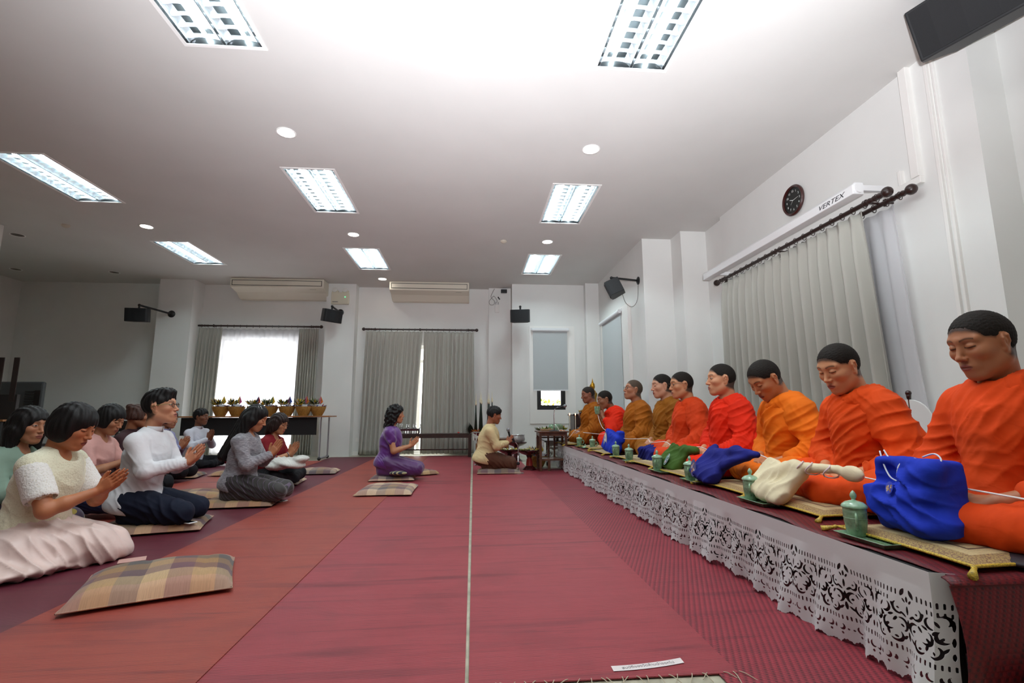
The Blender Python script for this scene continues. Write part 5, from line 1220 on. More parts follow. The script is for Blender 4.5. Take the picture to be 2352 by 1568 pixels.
def lay(label, loc, rz, skin, top, bottom, sleeve='long', height=.90, lean=.12, hyaw=0., hpitch=.1, hroll=0., hs=1.05, pose='kneel', hair=None, hairm=None, hair_amp=(.0028, 0.), arms='pray', base=.05, hem=.13, res=1.1, seed=1., fat=1., tint=None, skirt=True, wide=1., arm=PRAY, collar=True, openneck=.0, form=None, group='people kneeling on the mats', spread=None):
    """kneeling or cross-legged figure, facing local +x, floor at z = 0, sitting on something base high"""
    P = Person(label, (loc[0], loc[1], .009), rz, skin, 1, res, group)
    pz = base + (.17 if pose == 'kneel' else .10); k = height / .87; d = V3(math.sin(lean), 0, math.cos(lean)); pel = V3(-.02, 0, pz); sh = pel + d * .46 * k
    nb = sh + d * .045 + V3(.005, 0, 0); hc = nb + d * .085 * k + V3(.035 + .07 * max(hpitch, 0), 0, .078 - .06 * max(hpitch, 0)); P.neck_base = nb + V3(-.015, 0, -.01)
    P.head(hc, hyaw, hpitch, hroll, hs, form, **(tint or {})); w = .165 * wide * k; SL, SR = sh + V3(-.005, w, -.05), sh + V3(-.005, -w, -.05); chest = pel + d * .30 * k
    if arms == 'pray':
        e, wr, fd = arm; EL, WL = sh + e, sh + wr; ER, WR = sh + e * V3(1, -1, 1), sh + wr * V3(1, -1, 1); hd = [(fd, (0, 1, 0)), (fd, (0, -1, 0))]; cu = (.06, .08, .06); th = .75
    else:
        EL, WL, ER, WR = [sh + V3(*q) for q in arms['p']]; hd = arms['h']; cu = arms.get('curl', (.3, .4, .3)); th = arms.get('thumb', .6)
    B = P.body; B.cap(pel, chest, .11 * fat, .105, .05); B.cap(chest, sh - d * .02, .11, .065, .06); B.cap(sh + V3(0, .05, -.02), SL, .05, .046, .05); B.cap(sh + V3(0, -.05, -.02), SR, .05, .046, .05)
    for S_, E_, W_ in ((SL, EL, WL), (SR, ER, WR)): B.cap(S_, E_, .046 * fat, .039 * fat, .02); B.cap(E_, E_ + (W_ - E_) * .35, .039 * fat, .036 * fat, .02); B.cap(E_ + (W_ - E_) * .35, W_, .036 * fat, .024, .02)
    for W_, sd, (f_, b_) in ((WL, 1, hd[0]), (WR, -1, hd[1])):
        if f_ is not None: P.hand(W_, f_, b_, sd, 'flat' if arms == 'pray' else 'hold', .95 * (1 if arms != 'pray' else 1.0), curl=cu, thumb=th)
    if len(getattr(P, 'hands', [])): P.merge_hands()
    if pose == 'kneel':
        for s in (-1, 1):
            B.cap((-.02, s * .09, pz), (.36, s * .12, base + .07), .09, .06, .03); B.cap((.36, s * .12, base + .06), (-.06, s * .1, base + .04), .055, .038, .02); B.cap((-.06, s * .1, base + .035), (-.20, s * .08, base + .022), .034, .022, .02)
    P.finish_body(.048 * fat)
    mt = top[2] if len(top) > 2 else cloth('cloth_' + top[0], top[1]); mb_ = bottom[2] if len(bottom) > 2 else cloth('cloth_' + bottom[0], bottom[1]); P.geo = dict(EL=EL, WL=WL, ER=ER, WR=WR, nb=nb, chest=chest, sh=sh, SL=SL, SR=SR, pel=pel, d=d)
    # lower garment
    G = Form()
    if spread: spread(G, base)
    elif pose == 'kneel':
        G.ell((-.05, 0, pz - .01), (.16 * fat, .175 * fat, .125), .05)
        for s in (-1, 1): G.cap((-.02, s * .085, pz - .01), (.37, s * .115, base + .085), .118 * fat, .085, .05 if skirt else .02); G.cap((.37, s * .115, base + .07), (-.04, s * .1, base + .05), .072, .058, .05 if skirt else .02)
        if skirt: G.ell((.16, 0, base + .07), (.27, .17, .085), .06); G.cap((-.10, .08, base + .05), (-.10, -.08, base + .05), .07, .07, .06)
    else:
        G.ell((-.04, 0, pz - .01), (.15 * fat, .18 * fat, .12), .05)
        for s in (-1, 1): G.cap((0, s * .1, pz - .02), (.27, s * .29, base + .09), .11, .08, .03); G.cap((.27, s * .29, base + .08), (.36, -s * .03, base + .055), .075, .05, .03)
    G.plane((0, 0, -1), 0 if spread else -base * .9, .01)
    f1 = [((.3, -.1, .12), .2, (1, -.3, .5), .045, .010), ((.08, -.12, .15), .16, (.5, .3, 1), .045, .009), ((.15, .1, .12), .3, (.2, 1, .5), .06, .006)]
    if spread: f1 = [((.1, -.2, .1), .3, (.35, 1, .3), .06, .016), ((-.45, -.3, .1), .35, (.3, 1, .2), .07, .018), ((.3, -.1, .1), .18, (1, .2, .6), .045, .018), ((-.1, -.1, .2), .25, (.6, .7, .6), .06, .014)]
    P.garment('skirt' if skirt else 'trousers', G, mb_, .0085, folds(f1, .003, seed + 11))
    # upper garment
    mE = lambda a, b, t: a + (b - a) * t; G = Form()
    G.cap(pel + V3(-.01, 0, hem - .10), chest, .148 * fat, .134 * fat, .06); G.cap(chest, sh - d * .05, .134 * fat, .098, .07); G.ell(chest + V3(.02, 0, .06), (.115 * fat, .15 * wide, .12), .06)
    G.cap(nb + V3(-.02, .035, -.05), SL + V3(-.005, -.015, .0), .058, .062, .06); G.cap(nb + V3(-.02, -.035, -.05), SR + V3(-.005, .015, .0), .058, .062, .06)
    if pose == 'kneel' and hem > .06: G.ell(pel + V3(-.025, 0, -.02), (.182 * fat, .200 * fat, .15), .05)
    q = {'long': (1, .93), 'elbow': (1, .25), 'short': (.62, 0), 'cap': (.42, 0)}[sleeve]
    for S_, E_, W_ in ((SL, EL, WL), (SR, ER, WR)):
        G.cap(S_, mE(S_, E_, q[0]), .064 * fat, .056 * fat if q[1] else .060, .04)
        if q[1]: G.cap(E_, mE(E_, W_, q[1]), .056 * fat, .043 if q[1] > .5 else .052, .03)
        if q[1]: G.cap(mE(E_, W_, q[1]), mE(E_, W_, q[1]) + (W_ - E_) * .06, .034, .034, .01, sub=True)
    G.cap(P.neck_top, nb + V3(.012, 0, .0), .052 * hs, .056, .012, sub=True)
    if openneck: G.ell(nb + V3(.07, 0, -.03), (.05, .035 + openneck, .03 + openneck), .015, sub=True)
    G.plane(-d, -(pel @ d) - (-.10 if pose == 'kneel' else -.04) if False else 9, .005)
    G.plane((-.25, 0, -1), -(pel[2] + (-.095 if pose == 'kneel' else -.07)) + .0, .004)
    f2 = [(mE(SR, ER, .55), .12, (.7, -.1, .7), .06, .011), (ER, .09, (1, 0, -.4), .038, .012), (SL, .1, (0, .5, 1), .05, .006), (chest + V3(0, -.12, -.1), .16, (.5, .3, .8), .075, .011), (chest + V3(-.08, 0, -.08), .2, (.4, .7, .6), .08, .010), (mE(ER, WR, .5), .1, (1, .3, .5), .03, .008), (pel + V3(0, -.15, .05), .12, (.8, .2, .5), .035, .009)]
    P.garment('top', G, mt, .0078, folds(f2, .0025, seed + 5))
    if collar:
        C = Form(); c0 = nb + V3(.012, 0, .018) + d * .01; RR = frame(d, (1, 0, 0)); mbk = MB()
        for tt, r in ((0, .062), (.03, .059)): pass
        P_ = [(c0 + frame(V3(0, 0, 1) * .92 + V3(.22, 0, 0), (1, 0, 0)) @ V3(0, 0, 0))]
        up = V3(.18 + lean, 0, 1); up = up / np.linalg.norm(up); fx = np.cross(V3(0, 1, 0), up)
        def cf(u, v):
            a = .10 + u * (2 * PI - .2); r = .064 - .004 * v; return tuple(nb + V3(-.002, 0, -.022) + fx * (math.cos(a) * r * 1.02) + V3(0, 1, 0) * (math.sin(a) * r) + up * (.045 * v + .012 * math.cos(a)))
        mbk.grid(lambda u, v: cf(u, v), 26, 2); P.prop('collar', mbk, mt, solid=.004)
    if hair is not None: P.hair(hair, hairm or BLK, .0042 * .9, strands(seed, *hair_amp))
    return P
def crown(P, tag_):
    c = P.hp(-.012, 0, .122); R = Rz(P.e.rotation_euler.z); w = R @ c + np.array(P.e.location); d = Vector(w) - Vector((0, 0, CAMH))
    pass
# special cloths
def lace_cloth(name, c):
    if name in MATS: return MATS[name]
    m = mat(name, c, .8, sheen=.3); k = NT(m); v = k.co(); vo = k.n('TexVoronoi'); k.l(v, vo.inputs['Vector']); vo.inputs['Scale'].default_value = 85
    f = k.math('LESS_THAN', vo.outputs['Distance'], .28); k.base(k.mix(k.math('MULTIPLY', f, .35), c, '#b9ab86')); k.bump(k.math('ADD', vo.outputs['Distance'], k.noise(v, 130, 2)), .5, .004); return m
def stripes(name, c, c2, freq, rot, w=.82, sh=.2):
    if name in MATS: return MATS[name]
    m = mat(name, c, .7, sheen=sh); k = NT(m); v = k.co((1, 1, 1), rot); s = k.sep(v); f = k.math('GREATER_THAN', k.math('SINE', k.math('MULTIPLY', s[0], freq)), w)
    c3 = k.mix(k.noise(k.co((30, 30, 200)), 3, 3), c, [x * .8 for x in hexf(c)]); k.base(k.mix(f, c3, c2)); k.bump(k.noise(k.co(), 300, 2), .15, .003); return m
def heather():
    m = mat('heather_knit', '#77747a', .9, sheen=.3); k = NT(m); f = k.noise(k.co((14, 14, 160)), 2.2, 4, .4); k.base(k.ramp(f, [(.3, '#5a575e'), (.5, '#86838a'), (.7, '#b2afb2')])); k.bump(f, .4, .004); return m
def silk(name, c, sheen_c=.3):
    m = cloth(name, c, .15, .3, .42); m.node_tree.nodes['Principled BSDF'].inputs['Specular IOR Level'].default_value = .6; return m

# 1 woman in cream lace blouse and pale pink skirt
def pink_spread(G, b):
    G.ell((-.04, 0, .17), (.19, .2, .15), .05); G.cap((0, -.06, .17), (.34, -.02, .10), .13, .10, .06); G.cap((0, .1, .16), (.36, .12, .09), .12, .09, .06)
    G.cap((.34, -.02, .09), (.10, -.22, .09), .10, .12, .08); G.cap((.10, -.2, .10), (-.32, -.34, .07), .12, .10, .08); G.cap((-.32, -.34, .06), (-.75, -.36, .03), .09, .05, .08); G.ell((-.1, -.25, .04), (.42, .28, .07), .08); G.ell((-.48, -.28, .03), (.42, .25, .045), .07)
    G.cap((.42, -.02, .05), (.44, .12, .04), .06, .05, .05); G.cap((-.2, -.05, .16), (-.62, -.28, .05), .10, .06, .08)
pinkm = silk('pale_pink_satin', '#dcc2ba'); kk = NT(pinkm)
P = lay('woman in cream lace blouse and spreading pale pink skirt, palms together, left foreground', (-2.66, 3.34), 0.02, '#b5744f', ('cream_lace', '#ddd8bd', lace_cloth('cream_lace', '#ddd8bd')), ('pink', '#dcc2ba', pinkm), 'short', .84, .16, 0, .38, 0, 1.12,
  hair=hair_bob(1.03, .040, -.095, 1.05), hairm=BLK, res=.9, seed=1., fat=1.12, arm=(V3(.13, .2, -.30), V3(.30, .03, -.21), V3(.75, 0, .66)), collar=False, openneck=.03, spread=pink_spread, base=.03, tint=dict(lips='#8c4038', blush=.5)); crown(P, 'cream 207 941')
g = P.geo; mE = lambda a, b, t: a + (b - a) * t
lm = lace_cloth('white_lace_sleeve', '#e4e1dc')
for S_, E_ in ((g['SL'], g['EL']), (g['SR'], g['ER'])):
    G = Form(); G.cap(mE(S_, E_, .1), mE(S_, E_, .66), .078, .080, .02); G.cap(mE(S_, E_, .66), mE(S_, E_, .8), .068, .068, .01, sub=True)
    P.garment('lace_sleeve', G, lm, .0075, lambda V, N: .0015 * wavy(V, 260, 3), label='open white lace sleeves')
# 2 man in white
P = lay('kneeling man in white mandarin-collar shirt and dark-rimmed glasses, palms together', (-2.61, 4.2), 0.04, '#c68f70', ('white_linen', '#dcdce0'), ('navy', '#141a2c'), 'long', .96, .10, .02, -.12, 0, 1.12, hair=hair_male(.020, .003, (.088, .070), .006), skirt=False,
  arm=(V3(.10, .215, -.27), V3(.30, .030, -.22), V3(.62, 0, .78)), base=.06, res=.95, seed=2., fat=1.05, tint=dict(lips='#a15c54', eye='open', crop='#1b1715'), wide=1.05); crown(P, 'man 372 893')
P.glasses(mat('black_acetate', '#1a1716', .3), .0026, .0225, .0165)
for c in P.e.children:
    if c.name.startswith('glasses'):
        for q in c.children: q.data.materials[0] = mat('tan_temple', '#8f7a4a', .4)
mbt = MB()
for t in (.05, .12, .19, .26, .33): p = P.geo['nb'] + V3(.085 + t * .12, 0, -.07 - t * .9); mbt.ball(p, .006, 8)
P.prop('buttons', mbt, mat('brown_button', '#5a2f22', .4))
P.hair(Form().ell((-.088, 0, .085), (.022, .018, .018)), BLK, .003, strands(3, .003, .004), 'hair_tuft')
rg_ = P.geo['WR'] + V3(.062, -.016, .078); P.prop('ring', MB().tube([tuple(x) for x in torus_pts(rg_, frame((.62, 0, .78), (0, 1, 0)) @ np.array([[0, 0, 1], [1, 0, 0], [0, 1, 0.]]).T, .0125, 14)], .003, 6), chrome)
wr = P.geo['WR'] * .94 + P.geo['ER'] * .06
# 3 mint
P = lay('woman with long black hair in mint green jacket at the left edge', (-3.33, 3.86), .0, '#a87456', ('mint', '#7d9384'), ('purple_striped_silk', '#3c1f42', stripes('purple_striped_silk', '#38203c', '#8a741e', 110, (0, .9, .4), .88)), 'long', .78, .16, -.2, .12, 0, 1.06,
  hair=hair_long(.30, 1.04), base=.05, res=1.1, seed=3., collar=False, openneck=.02, tint=dict(lips='#8a443c', eye='open')); crown(P, 'mint 85 952')
# 4 pink blouse
P = lay('woman with short black hair in pink blouse, head bowed, behind the cream blouse', (-3.42, 4.74), .05, '#ad7858', ('rose_cotton', '#cf9d96'), ('denim', '#28375c'), 'short', .86, .16, -.1, .40, 0, 1.05, hair=hair_bob(1.0, .050, -.075), res=1.2, seed=4., collar=False, openneck=.02, skirt=False, tint=dict(lips='#8f4a44')); crown(P, 'pink 272 937')
# 5 bun
P = lay('person with brown hair pinned in a bun, half hidden behind the man in white', (-3.80, 5.78), .1, '#a06c4e', ('dark_red_blouse', '#3a2226'), ('black_cloth', '#141318'), 'long', .86, .1, .5, .05, 0, 1.0, hair=hair_bob(.97, .060, -.04) + Form().ell((-.075, 0, .10), (.045, .045, .035), .01), hairm=hair_material('brown_bun_hair', '#3a221a'), res=1.4, seed=5., skirt=False, tint=dict(eye='open')); crown(P, 'bun 322 934')
# 6 lavender
P = lay('woman in lavender shirt seen past the hands of the man in white', (-4.24, 7.1), .0, '#b07c5c', ('lavender_shirt', '#8f8fb4'), ('black_cloth', '#141318'), 'long', .80, .12, -.15, .15, 0, .98, hair=hair_bob(1., .055, -.06), res=1.4, seed=6., skirt=False, tint=dict(lips='#8f4a44', eye='open')); crown(P, 'lavender 400 945')
# 7 seated man
P = lay('man in white shirt and black trousers sitting cross-legged before the black table panel', (-4.78, 9.0), -.25, '#7a4e38', ('white_shirt', '#c9c8d2'), ('black_cloth', '#141318'), 'long', 1.0, .06, .1, .0, 0, 1.12, pose='cross', hair=hair_male(.02, .008), res=1.3, seed=7., skirt=False, base=.0,
  arm=(V3(.10, .235, -.27), V3(.24, .03, -.15), V3(.35, 0, .94)), tint=dict(lips='#6b3b32', eye='open')); crown(P, 'sitman 465 932')
# 8 grey cardigan
P = lay('woman with very long black hair in heather grey cardigan and striped dark skirt', (-2.30, 5.24), .03, '#b9835f', ('heather_knit', '#77747a', heather()), ('dark_striped_skirt', '#2f2b2a', stripes('dark_striped_skirt', '#2e2a28', '#5f5166', 230, (0, .7, .5), .93)), 'long', .86, .06, .08, .42, 0, 1.03,
  hair=hair_long(.44, 1.0, .062), res=1.05, seed=8., collar=False, openneck=.02, tint=dict(lips='#9a4f4a')); crown(P, 'grey 597 940')
mbt = MB(); mbt.tube([P.hp(.0, -.06, .128), P.hp(.03, -.075, .105)], .003, 6); mbt.tube([P.hp(-.03, -.055, .128), P.hp(.0, -.078, .105)], .003, 6); P.prop('hair_clip', mbt, chrome)
# 9 red
P = lay('woman with reddish brown hair and glasses in dark red top, watch on wrist', (-2.55, 6.45), -.15, '#b27e5c', ('dark_red_knit', '#7a1620'), ('black_cloth', '#141318'), 'elbow', .84, .14, -.1, .30, 0, 1.03, hair=hair_long(.13, 1.03, .054), hairm=BRN, res=1.15, seed=9., collar=False, openneck=.03, skirt=False, pose='cross', base=.05, tint=dict(lips='#a04a44')); crown(P, 'red 645 952')
P.glasses(wire, .0012); W_ = P.geo['WR'] * .9 + P.geo['ER'] * .1; R_ = frame(P.geo['WR'] - P.geo['ER'], (0, 0, 1)); P.prop('watch', MB().tube([tuple(W_ + R_ @ V3(0, .030 * math.cos(t), .030 * math.sin(t))) for t in np.linspace(0, 2 * PI, 17)], .006, 6), mat('watch_metal', '#74757c', .3, metal=.7))
# 10 purple
P = lay('kneeling woman in purple silk blouse and skirt with curly black hair', (-1.12, 6.98), .02, '#bd8763', ('purple_silk', '#5a1e7a', silk('purple_silk', '#5c1f7c')), ('violet_silk', '#4c2060', silk('violet_silk', '#532466')), 'cap', .85, .06, -.05, .02, 0, 1.03, hair=hair_long(.165, 1.06, .052), hair_amp=(.003, .010),
  res=1.1, seed=10., arm=(V3(.06, .2, -.29), V3(.26, .03, -.235), V3(.72, 0, .70)), collar=False, tint=dict(lips='#a02c3c', eye='open'), base=.065, hem=.14); crown(P, 'purple 907 932')
P.prop('sunglasses', MB().tube([P.hp(.03, -.085, .09), P.hp(.055, -.07, .11), P.hp(.06, 0, .122), P.hp(.055, .07, .11)], .004, 6), mat('black_acetate'))
# 11 beige man
P = lay('kneeling man in cream silk shirt and brown trousers holding a microphone between his palms', (.25, 7.66), -.02, '#9a6045', ('cream_silk', '#d9c495'), ('brown_trousers', '#5b3a2b'), 'long', .86, .12, .1, .22, 0, 1.03, hair=hair_male(.022, .010), res=1.1, seed=11., skirt=False, fat=1.1, wide=1.12,
  arms=dict(p=[(.10, .21, -.27), (.27, .05, -.23), (.10, -.21, -.27), (.27, -.05, -.23)], h=[((.65, -.15, .72), (.1, 1, .1)), ((.65, .15, .72), (.1, -1, .1))], curl=(.3, .25, .15), thumb=.6), tint=dict(lips='#7d4238', eye='open'), base=.05); crown(P, 'beige 1137 939')
micp = P.geo['sh'] + V3(.30, 0, -.20); P.e.location.x -= .0; e = empty('hand_microphone', tuple(np.array(P.e.location) + Rz(-.02) @ micp), 0, 'handheld microphone between the palms of the man in cream silk shirt', 'microphone'); mic('', e, (.03, 0, -.01), (-.28, -.05, 1), .22)
# ------------------------------------------------------------ cloth shoulder bags on the platform
def cloth_bag(name, loc, form, m, label, disp, h=.007, cat='bag'):
    e = empty(name, loc, 0, label, cat, 'cloth bags of the monks'); V, F = mesh_form(form, h, disp=disp); o = link_mesh('bag_body', (V, F), m, e); return e, o
def emblem(parent, centre, right, up, s, cols, seed=1):
    """small embroidered badge: oval ground with blocks and arcs"""
    R = frame(right, np.cross(right, up)); R = np.stack([np.array(right, float) / np.linalg.norm(right), np.array(up, float) / np.linalg.norm(up), np.cross(right, up) / np.linalg.norm(np.cross(right, up))], 1); rg = random.Random(seed); c = np.array(centre, float)
    mats = [mat('thread_' + q.strip('#'), q, .6, sheen=.3) for q in cols]; mb = MB(); P3 = lambda x, y, z: tuple(c + R @ (V3(x, y, z) * s))
    mb.cur = 0; n = 24; mb.add([P3(.5 * math.cos(t), .72 * math.sin(t), .0) for t in np.linspace(0, 2 * PI, n, endpoint=False)], [tuple(range(n))])
    mb.cur = 1; mb.add([P3(.43 * math.cos(t), .64 * math.sin(t), .012) for t in np.linspace(0, 2 * PI, n, endpoint=False)], [tuple(range(n))])
    for i in range(16):
        mb.cur = 2 + i % (len(cols) - 2); x, y = rg.uniform(-.3, .3), rg.uniform(-.42, .42); a, b = rg.uniform(.04, .09), rg.uniform(.03, .12); z = .02 + .001 * i
        mb.add([P3(x - a, y - b, z), P3(x + a, y - b, z), P3(x + a, y + b, z), P3(x - a, y + b, z)], [(0, 1, 2, 3)])
    return mb.build('embroidered_badge', mats, parent)
blue = cloth('royal_blue_cloth', '#1a35b8', .25); blue2 = cloth('dark_blue_cloth', '#1c2178', .25); creamb = cloth('cream_cotton', '#dccfae', .25); green = cloth('olive_green_cloth', '#3f5e22', .25); trimw = mat('white_piping', '#d9dde6', .6)
# big blue bag beside the nearest monk
F = Form(); F.ell((0, .03, .08), (.09, .15, .08), .03); F.box((.02, .03, .17), (.05, .115, .09), .02, .05); F.box((-.05, .13, .125), (.018, .06, .035), .012, .03, R=Rx(-.15)); F.ell((-.03, -.06, .05), (.07, .09, .05), .04); F.cap((-.06, .14, .085), (-.065, -.07, .155), .028, .030, .03); F.cap((-.05, .12, .03), (-.06, -.06, .09), .030, .026, .03); F.cap((-.055, .0, .20), (-.045, -.09, .24), .03, .035, .03); F.ell((.03, .05, .285), (.04, .085, .055), .012, sub=True); F.ell((-.05, .09, .215), (.035, .05, .045), .02, sub=True); F.plane((0, 0, -1), 0, .01)
e, o = cloth_bag('shoulder_bag', (1.74, 1.80, TZ + .045), F, blue, 'big bright royal blue cloth bag with white piping beside the nearest monk', folds([((-.06, -.02, .16), .13, (.1, -.5, .85), .05, .014), ((-.05, -.06, .08), .12, (.1, -.45, .9), .045, .014), ((-.03, .1, .12), .1, (0, -.3, 1), .05, .012), ((0, 0, .25), .1, (.3, 1, .2), .05, .014)], .004, 2.))
for P_ in ([(-.02, .155, .30), (-.04, .12, .25), (-.05, .085, .205), (-.045, .06, .19)], [(-.01, .145, .305), (-.02, .10, .262), (-.02, .05, .245), (-.03, .02, .235)], [(-.07, .03, .21), (-.06, .02, .26), (-.035, -.02, .285), (-.05, -.06, .265), (-.06, -.085, .235)], [(-.0, -.02, .29), (.01, -.06, .305), (-.0, -.095, .285), (-.03, -.10, .24)]):
    MB().tube(spline(P_, 6), .0032, 6).build('piping', trimw, e, smooth=True)
emblem(e, (-.082, .06, .165), (0, -1, 0), (.3, 0, 1), .035, ['#1a35b8', '#1a35b8', '#b5892e', '#cba05a', '#8c5a2a', '#d8c08a'], 4)
# cream bag
F = Form(); F.box((-.01, .07, .095), (.10, .13, .012), .014, .05, R=Rx(.22) @ Ry(-.85)); F.cap((.06, -.06, .185), (.06, -.34, .205), .026, .022, .05); F.ell((.06, -.43, .195), (.022, .065, .036), .04); F.ell((-.045, .05, .04), (.05, .13, .04), .04); F.cap((-.05, .22, .03), (.06, -.02, .19), .022, .03, .05); F.cap((-.09, -.05, .02), (.05, -.08, .16), .02, .024, .05); F.plane((0, 0, -1), 0, .01)
e, o = cloth_bag('shoulder_bag', (1.70, 2.60, TZ + .03), F, creamb, 'cream cotton cloth bag lying across the lap of the second nearest monk', folds([((-.04, .06, .1), .16, (.1, .9, .35), .05, .012), ((0, -.2, .17), .15, (0, 1, .3), .05, .006)], .003, 4.))
for y in (-.10, -.17, -.30): MB().tube([tuple(V3(.055, y, .19) + V3(.032 * math.cos(t), .02 * math.sin(2 * t), .030 * math.sin(t))) for t in np.linspace(0, 2 * PI, 15)], .004, 6).build('drawstring', mat('pink_white_cord', '#e0ccd0', .7), e, smooth=True)
# dark blue bag of the third nearest monk
F = Form(); F.box((-.01, .12, .10), (.10, .12, .014), .018, .05, R=Rx(.2) @ Ry(-.85)); F.ell((-.04, .12, .05), (.06, .14, .05), .05); F.cap((.06, .10, .19), (.08, -.08, .215), .034, .03, .05); F.cap((.08, -.08, .215), (.09, -.30, .215), .032, .02, .05); F.cap((.05, .16, .17), (.08, .20, .23), .03, .02, .04); F.cap((.02, -.05, .13), (.07, -.2, .19), .03, .02, .05); F.plane((0, 0, -1), 0, .01)
e, o = cloth_bag('shoulder_bag', (1.70, 3.28, TZ + .03), F, blue2, 'dark blue cloth bag with orange temple emblem on lap of the bowing monk', folds([((-.03, .05, .12), .17, (.1, .7, .7), .055, .013), ((0, -.2, .2), .12, (0, .4, 1), .05, .010)], .003, 5.))
emblem(e, (-.103, .19, .085), (0, -1, 0), (.12, 0, 1), .085, ['#1c2178', '#1c2178', '#b8783a', '#c98a52', '#a05f34', '#c7c4d8'], 7)
# green bag
F = Form(); F.box((0, .06, .09), (.09, .14, .014), .018, .05, R=Rx(.2) @ Ry(-.85)); F.ell((-.03, .08, .04), (.06, .16, .04), .05); F.cap((.06, -.04, .17), (.07, -.20, .17), .035, .035, .05); F.plane((0, 0, -1), 0, .01)
e, o = cloth_bag('shoulder_bag', (1.76, 4.12, TZ + .03), F, green, 'olive green cloth bag with pink and turquoise badge before the red-robed monk', folds([((-.03, .05, .12), .15, (.1, .6, .8), .055, .012)], .003, 6.))
emblem(e, (-.085, .02, .085), (0, -1, .1), (.6, .1, 1), .075, ['#8fb0c8', '#3f5e22', '#5fb7c9', '#d884b8', '#e6e0d0', '#7f8fd0'], 3)
# far royal blue bag with badge
F = Form(); F.box((0, .0, .12), (.02, .22, .10), .03, .05, R=Rx(.2) @ Ry(.25)); F.ell((0, 0, .06), (.07, .28, .06), .05); F.box((.05, -.2, .20), (.015, .06, .05), .02, .04); F.plane((0, 0, -1), 0, .01)
e, o = cloth_bag('shoulder_bag', (1.76, 6.08, TZ + .02), F, blue, 'royal blue cloth bag with pale oval badge beside the monk drinking', folds([((-.03, 0, .15), .2, (.1, .8, .6), .07, .013)], .003, 7.))
emblem(e, (-.062, .09, .14), (0, -1, 0), (.1, 0, 1), .15, ['#a9833c', '#dcd8cc', '#3f6ab0', '#5fa08a', '#e8e4da', '#384a8c', '#c79a4a'], 9)
F = Form(); F.box((0, 0, .06), (.06, .16, .04), .03, .05); F.ell((0, -.05, .11), (.06, .1, .05), .05); F.plane((0, 0, -1), 0, .01)
cloth_bag('shoulder_bag', (1.86, 4.98, TZ + .02), F, blue2, 'crumpled dark blue cloth bag under the hands of the monk with thin glasses', folds([((0, 0, .1), .2, (.1, .6, .8), .05, .016)], .003, 8.))
# sacred white thread passed from hand to hand
thr = mat('white_cotton_thread', '#e9e5e4', .8)
def wp(i, q): P = MONKS[i]; R = Rz(P.e.rotation_euler.z); return R @ np.array(q) + np.array(P.e.location)
pts = [tuple(V3(1.36, 7.80, .70)), (1.5, 7.75, .50)]
for i in range(9):
    g = MONKS[i].geo; a = wp(i, g['WR'] + V3(.05, .05, .035)); b = wp(i, g['WL'] + V3(.05, -.05, .035)); pts += [tuple(a), tuple(b)]
    if i < 8:
        n_ = wp(i + 1, MONKS[i + 1].geo['WR'] + V3(.05, .05, .03)); mid = (b + n_) / 2; pts.append((mid[0] - .05, mid[1], max(mid[2] - .05, .60)))
pts[3 + 1] = pts[3 + 1]; pts.append((1.86, 1.2, .60))
o = MB().tube(spline(pts, 7), .0036, 7).build('sacred_thread', thr, smooth=True); tag(o, 'white cotton thread running through the hands of all the seated monks', 'thread')
# cup held by the drinking monk
w = wp(1, MONKS[1].geo['WL']); e = empty('celadon_mug', (w[0] - .07, w[1] - .01, w[2] + .03), 0, 'celadon mug without lid raised to the mouth of the leaning monk', 'mug')
mb = MB(); cup_body(mb); mb.build('body', cel, e, smooth=50)

# ------------------------------------------------------------ ceremonial fans
def talipot(loc, rz, label, cm, deco=False, h=.62, w=.20, hl=.52, knob=mat('dark_knob', '#2c100e', .3, coat=.4)):
    e = empty('ceremonial_fan', loc, rz, label, 'fan'); mb = MB(); n = 30; out = []
    for i in range(n):
        t = 2 * PI * i / n; y = math.sin(t) * w * (1 - .18 * math.cos(t)); z = h * .5 - math.cos(t) * h * .5; out.append((y, z))
    M = Matrix(((0, 0, 1), (1, 0, 0), (0, 1, 0))); mb.prism(out, .012, M, (-.006, 0, 0)); mb.build('blade', cm, e, bevel=.004)
    m = MB(); m.tube([(0, 0, -hl), (0, 0, h + .03)], .008, 8); m.build('handle', wood_b, e)
    k_ = MB(); k_.ball((0, 0, h + .045), .02, 12); k_.tube([(0, 0, h), (0, 0, h + .03), (0, 0, h + .09 if deco else h + .05)], [.012, .016, .003], 10); k_.build('finial', mat('gilt', '#b98a2a', .3, metal=.8) if deco else knob, e, smooth=True)
    if deco:
        g = mat('gold_thread', '#b99a4e', .5, metal=.3); q = MB()
        for sx in (-1, 1):
            for r in (.055, .075, .085): q.tube([(sx * .010, r * math.cos(t), h * .45 + r * 1.15 * math.sin(t)) for t in np.linspace(-2.8, -.3, 16)], .003, 5)
            q.tube([(sx * .01, y, z) for y, z in out[::2] + out[:1]], .004, 5)
            for y, z, l in ((-.06, .12, .1), (-.02, .08, .12), (.04, .1, .13), (.08, .14, .09), (.0, .5, .06)): q.tube([(sx * .01, y, z), (sx * .011, y * .9, z + l)], [.014, .002], 6)
        q.build('gold_embroidery', g, e)
    return e
talipot((3.1, 3.22, .53), .1, 'white teardrop ceremonial fan with dark knob leaning behind the orange-robed monk', mat('white_fan_cover', '#d6d8d6', .7), h=.46, w=.16)
talipot((2.6, 7.5, .50), -.6, 'purple ceremonial fan with gold embroidery behind the older monk', cloth('purple_satin', '#6d5aa4', .1), True, .80, .24, .09)

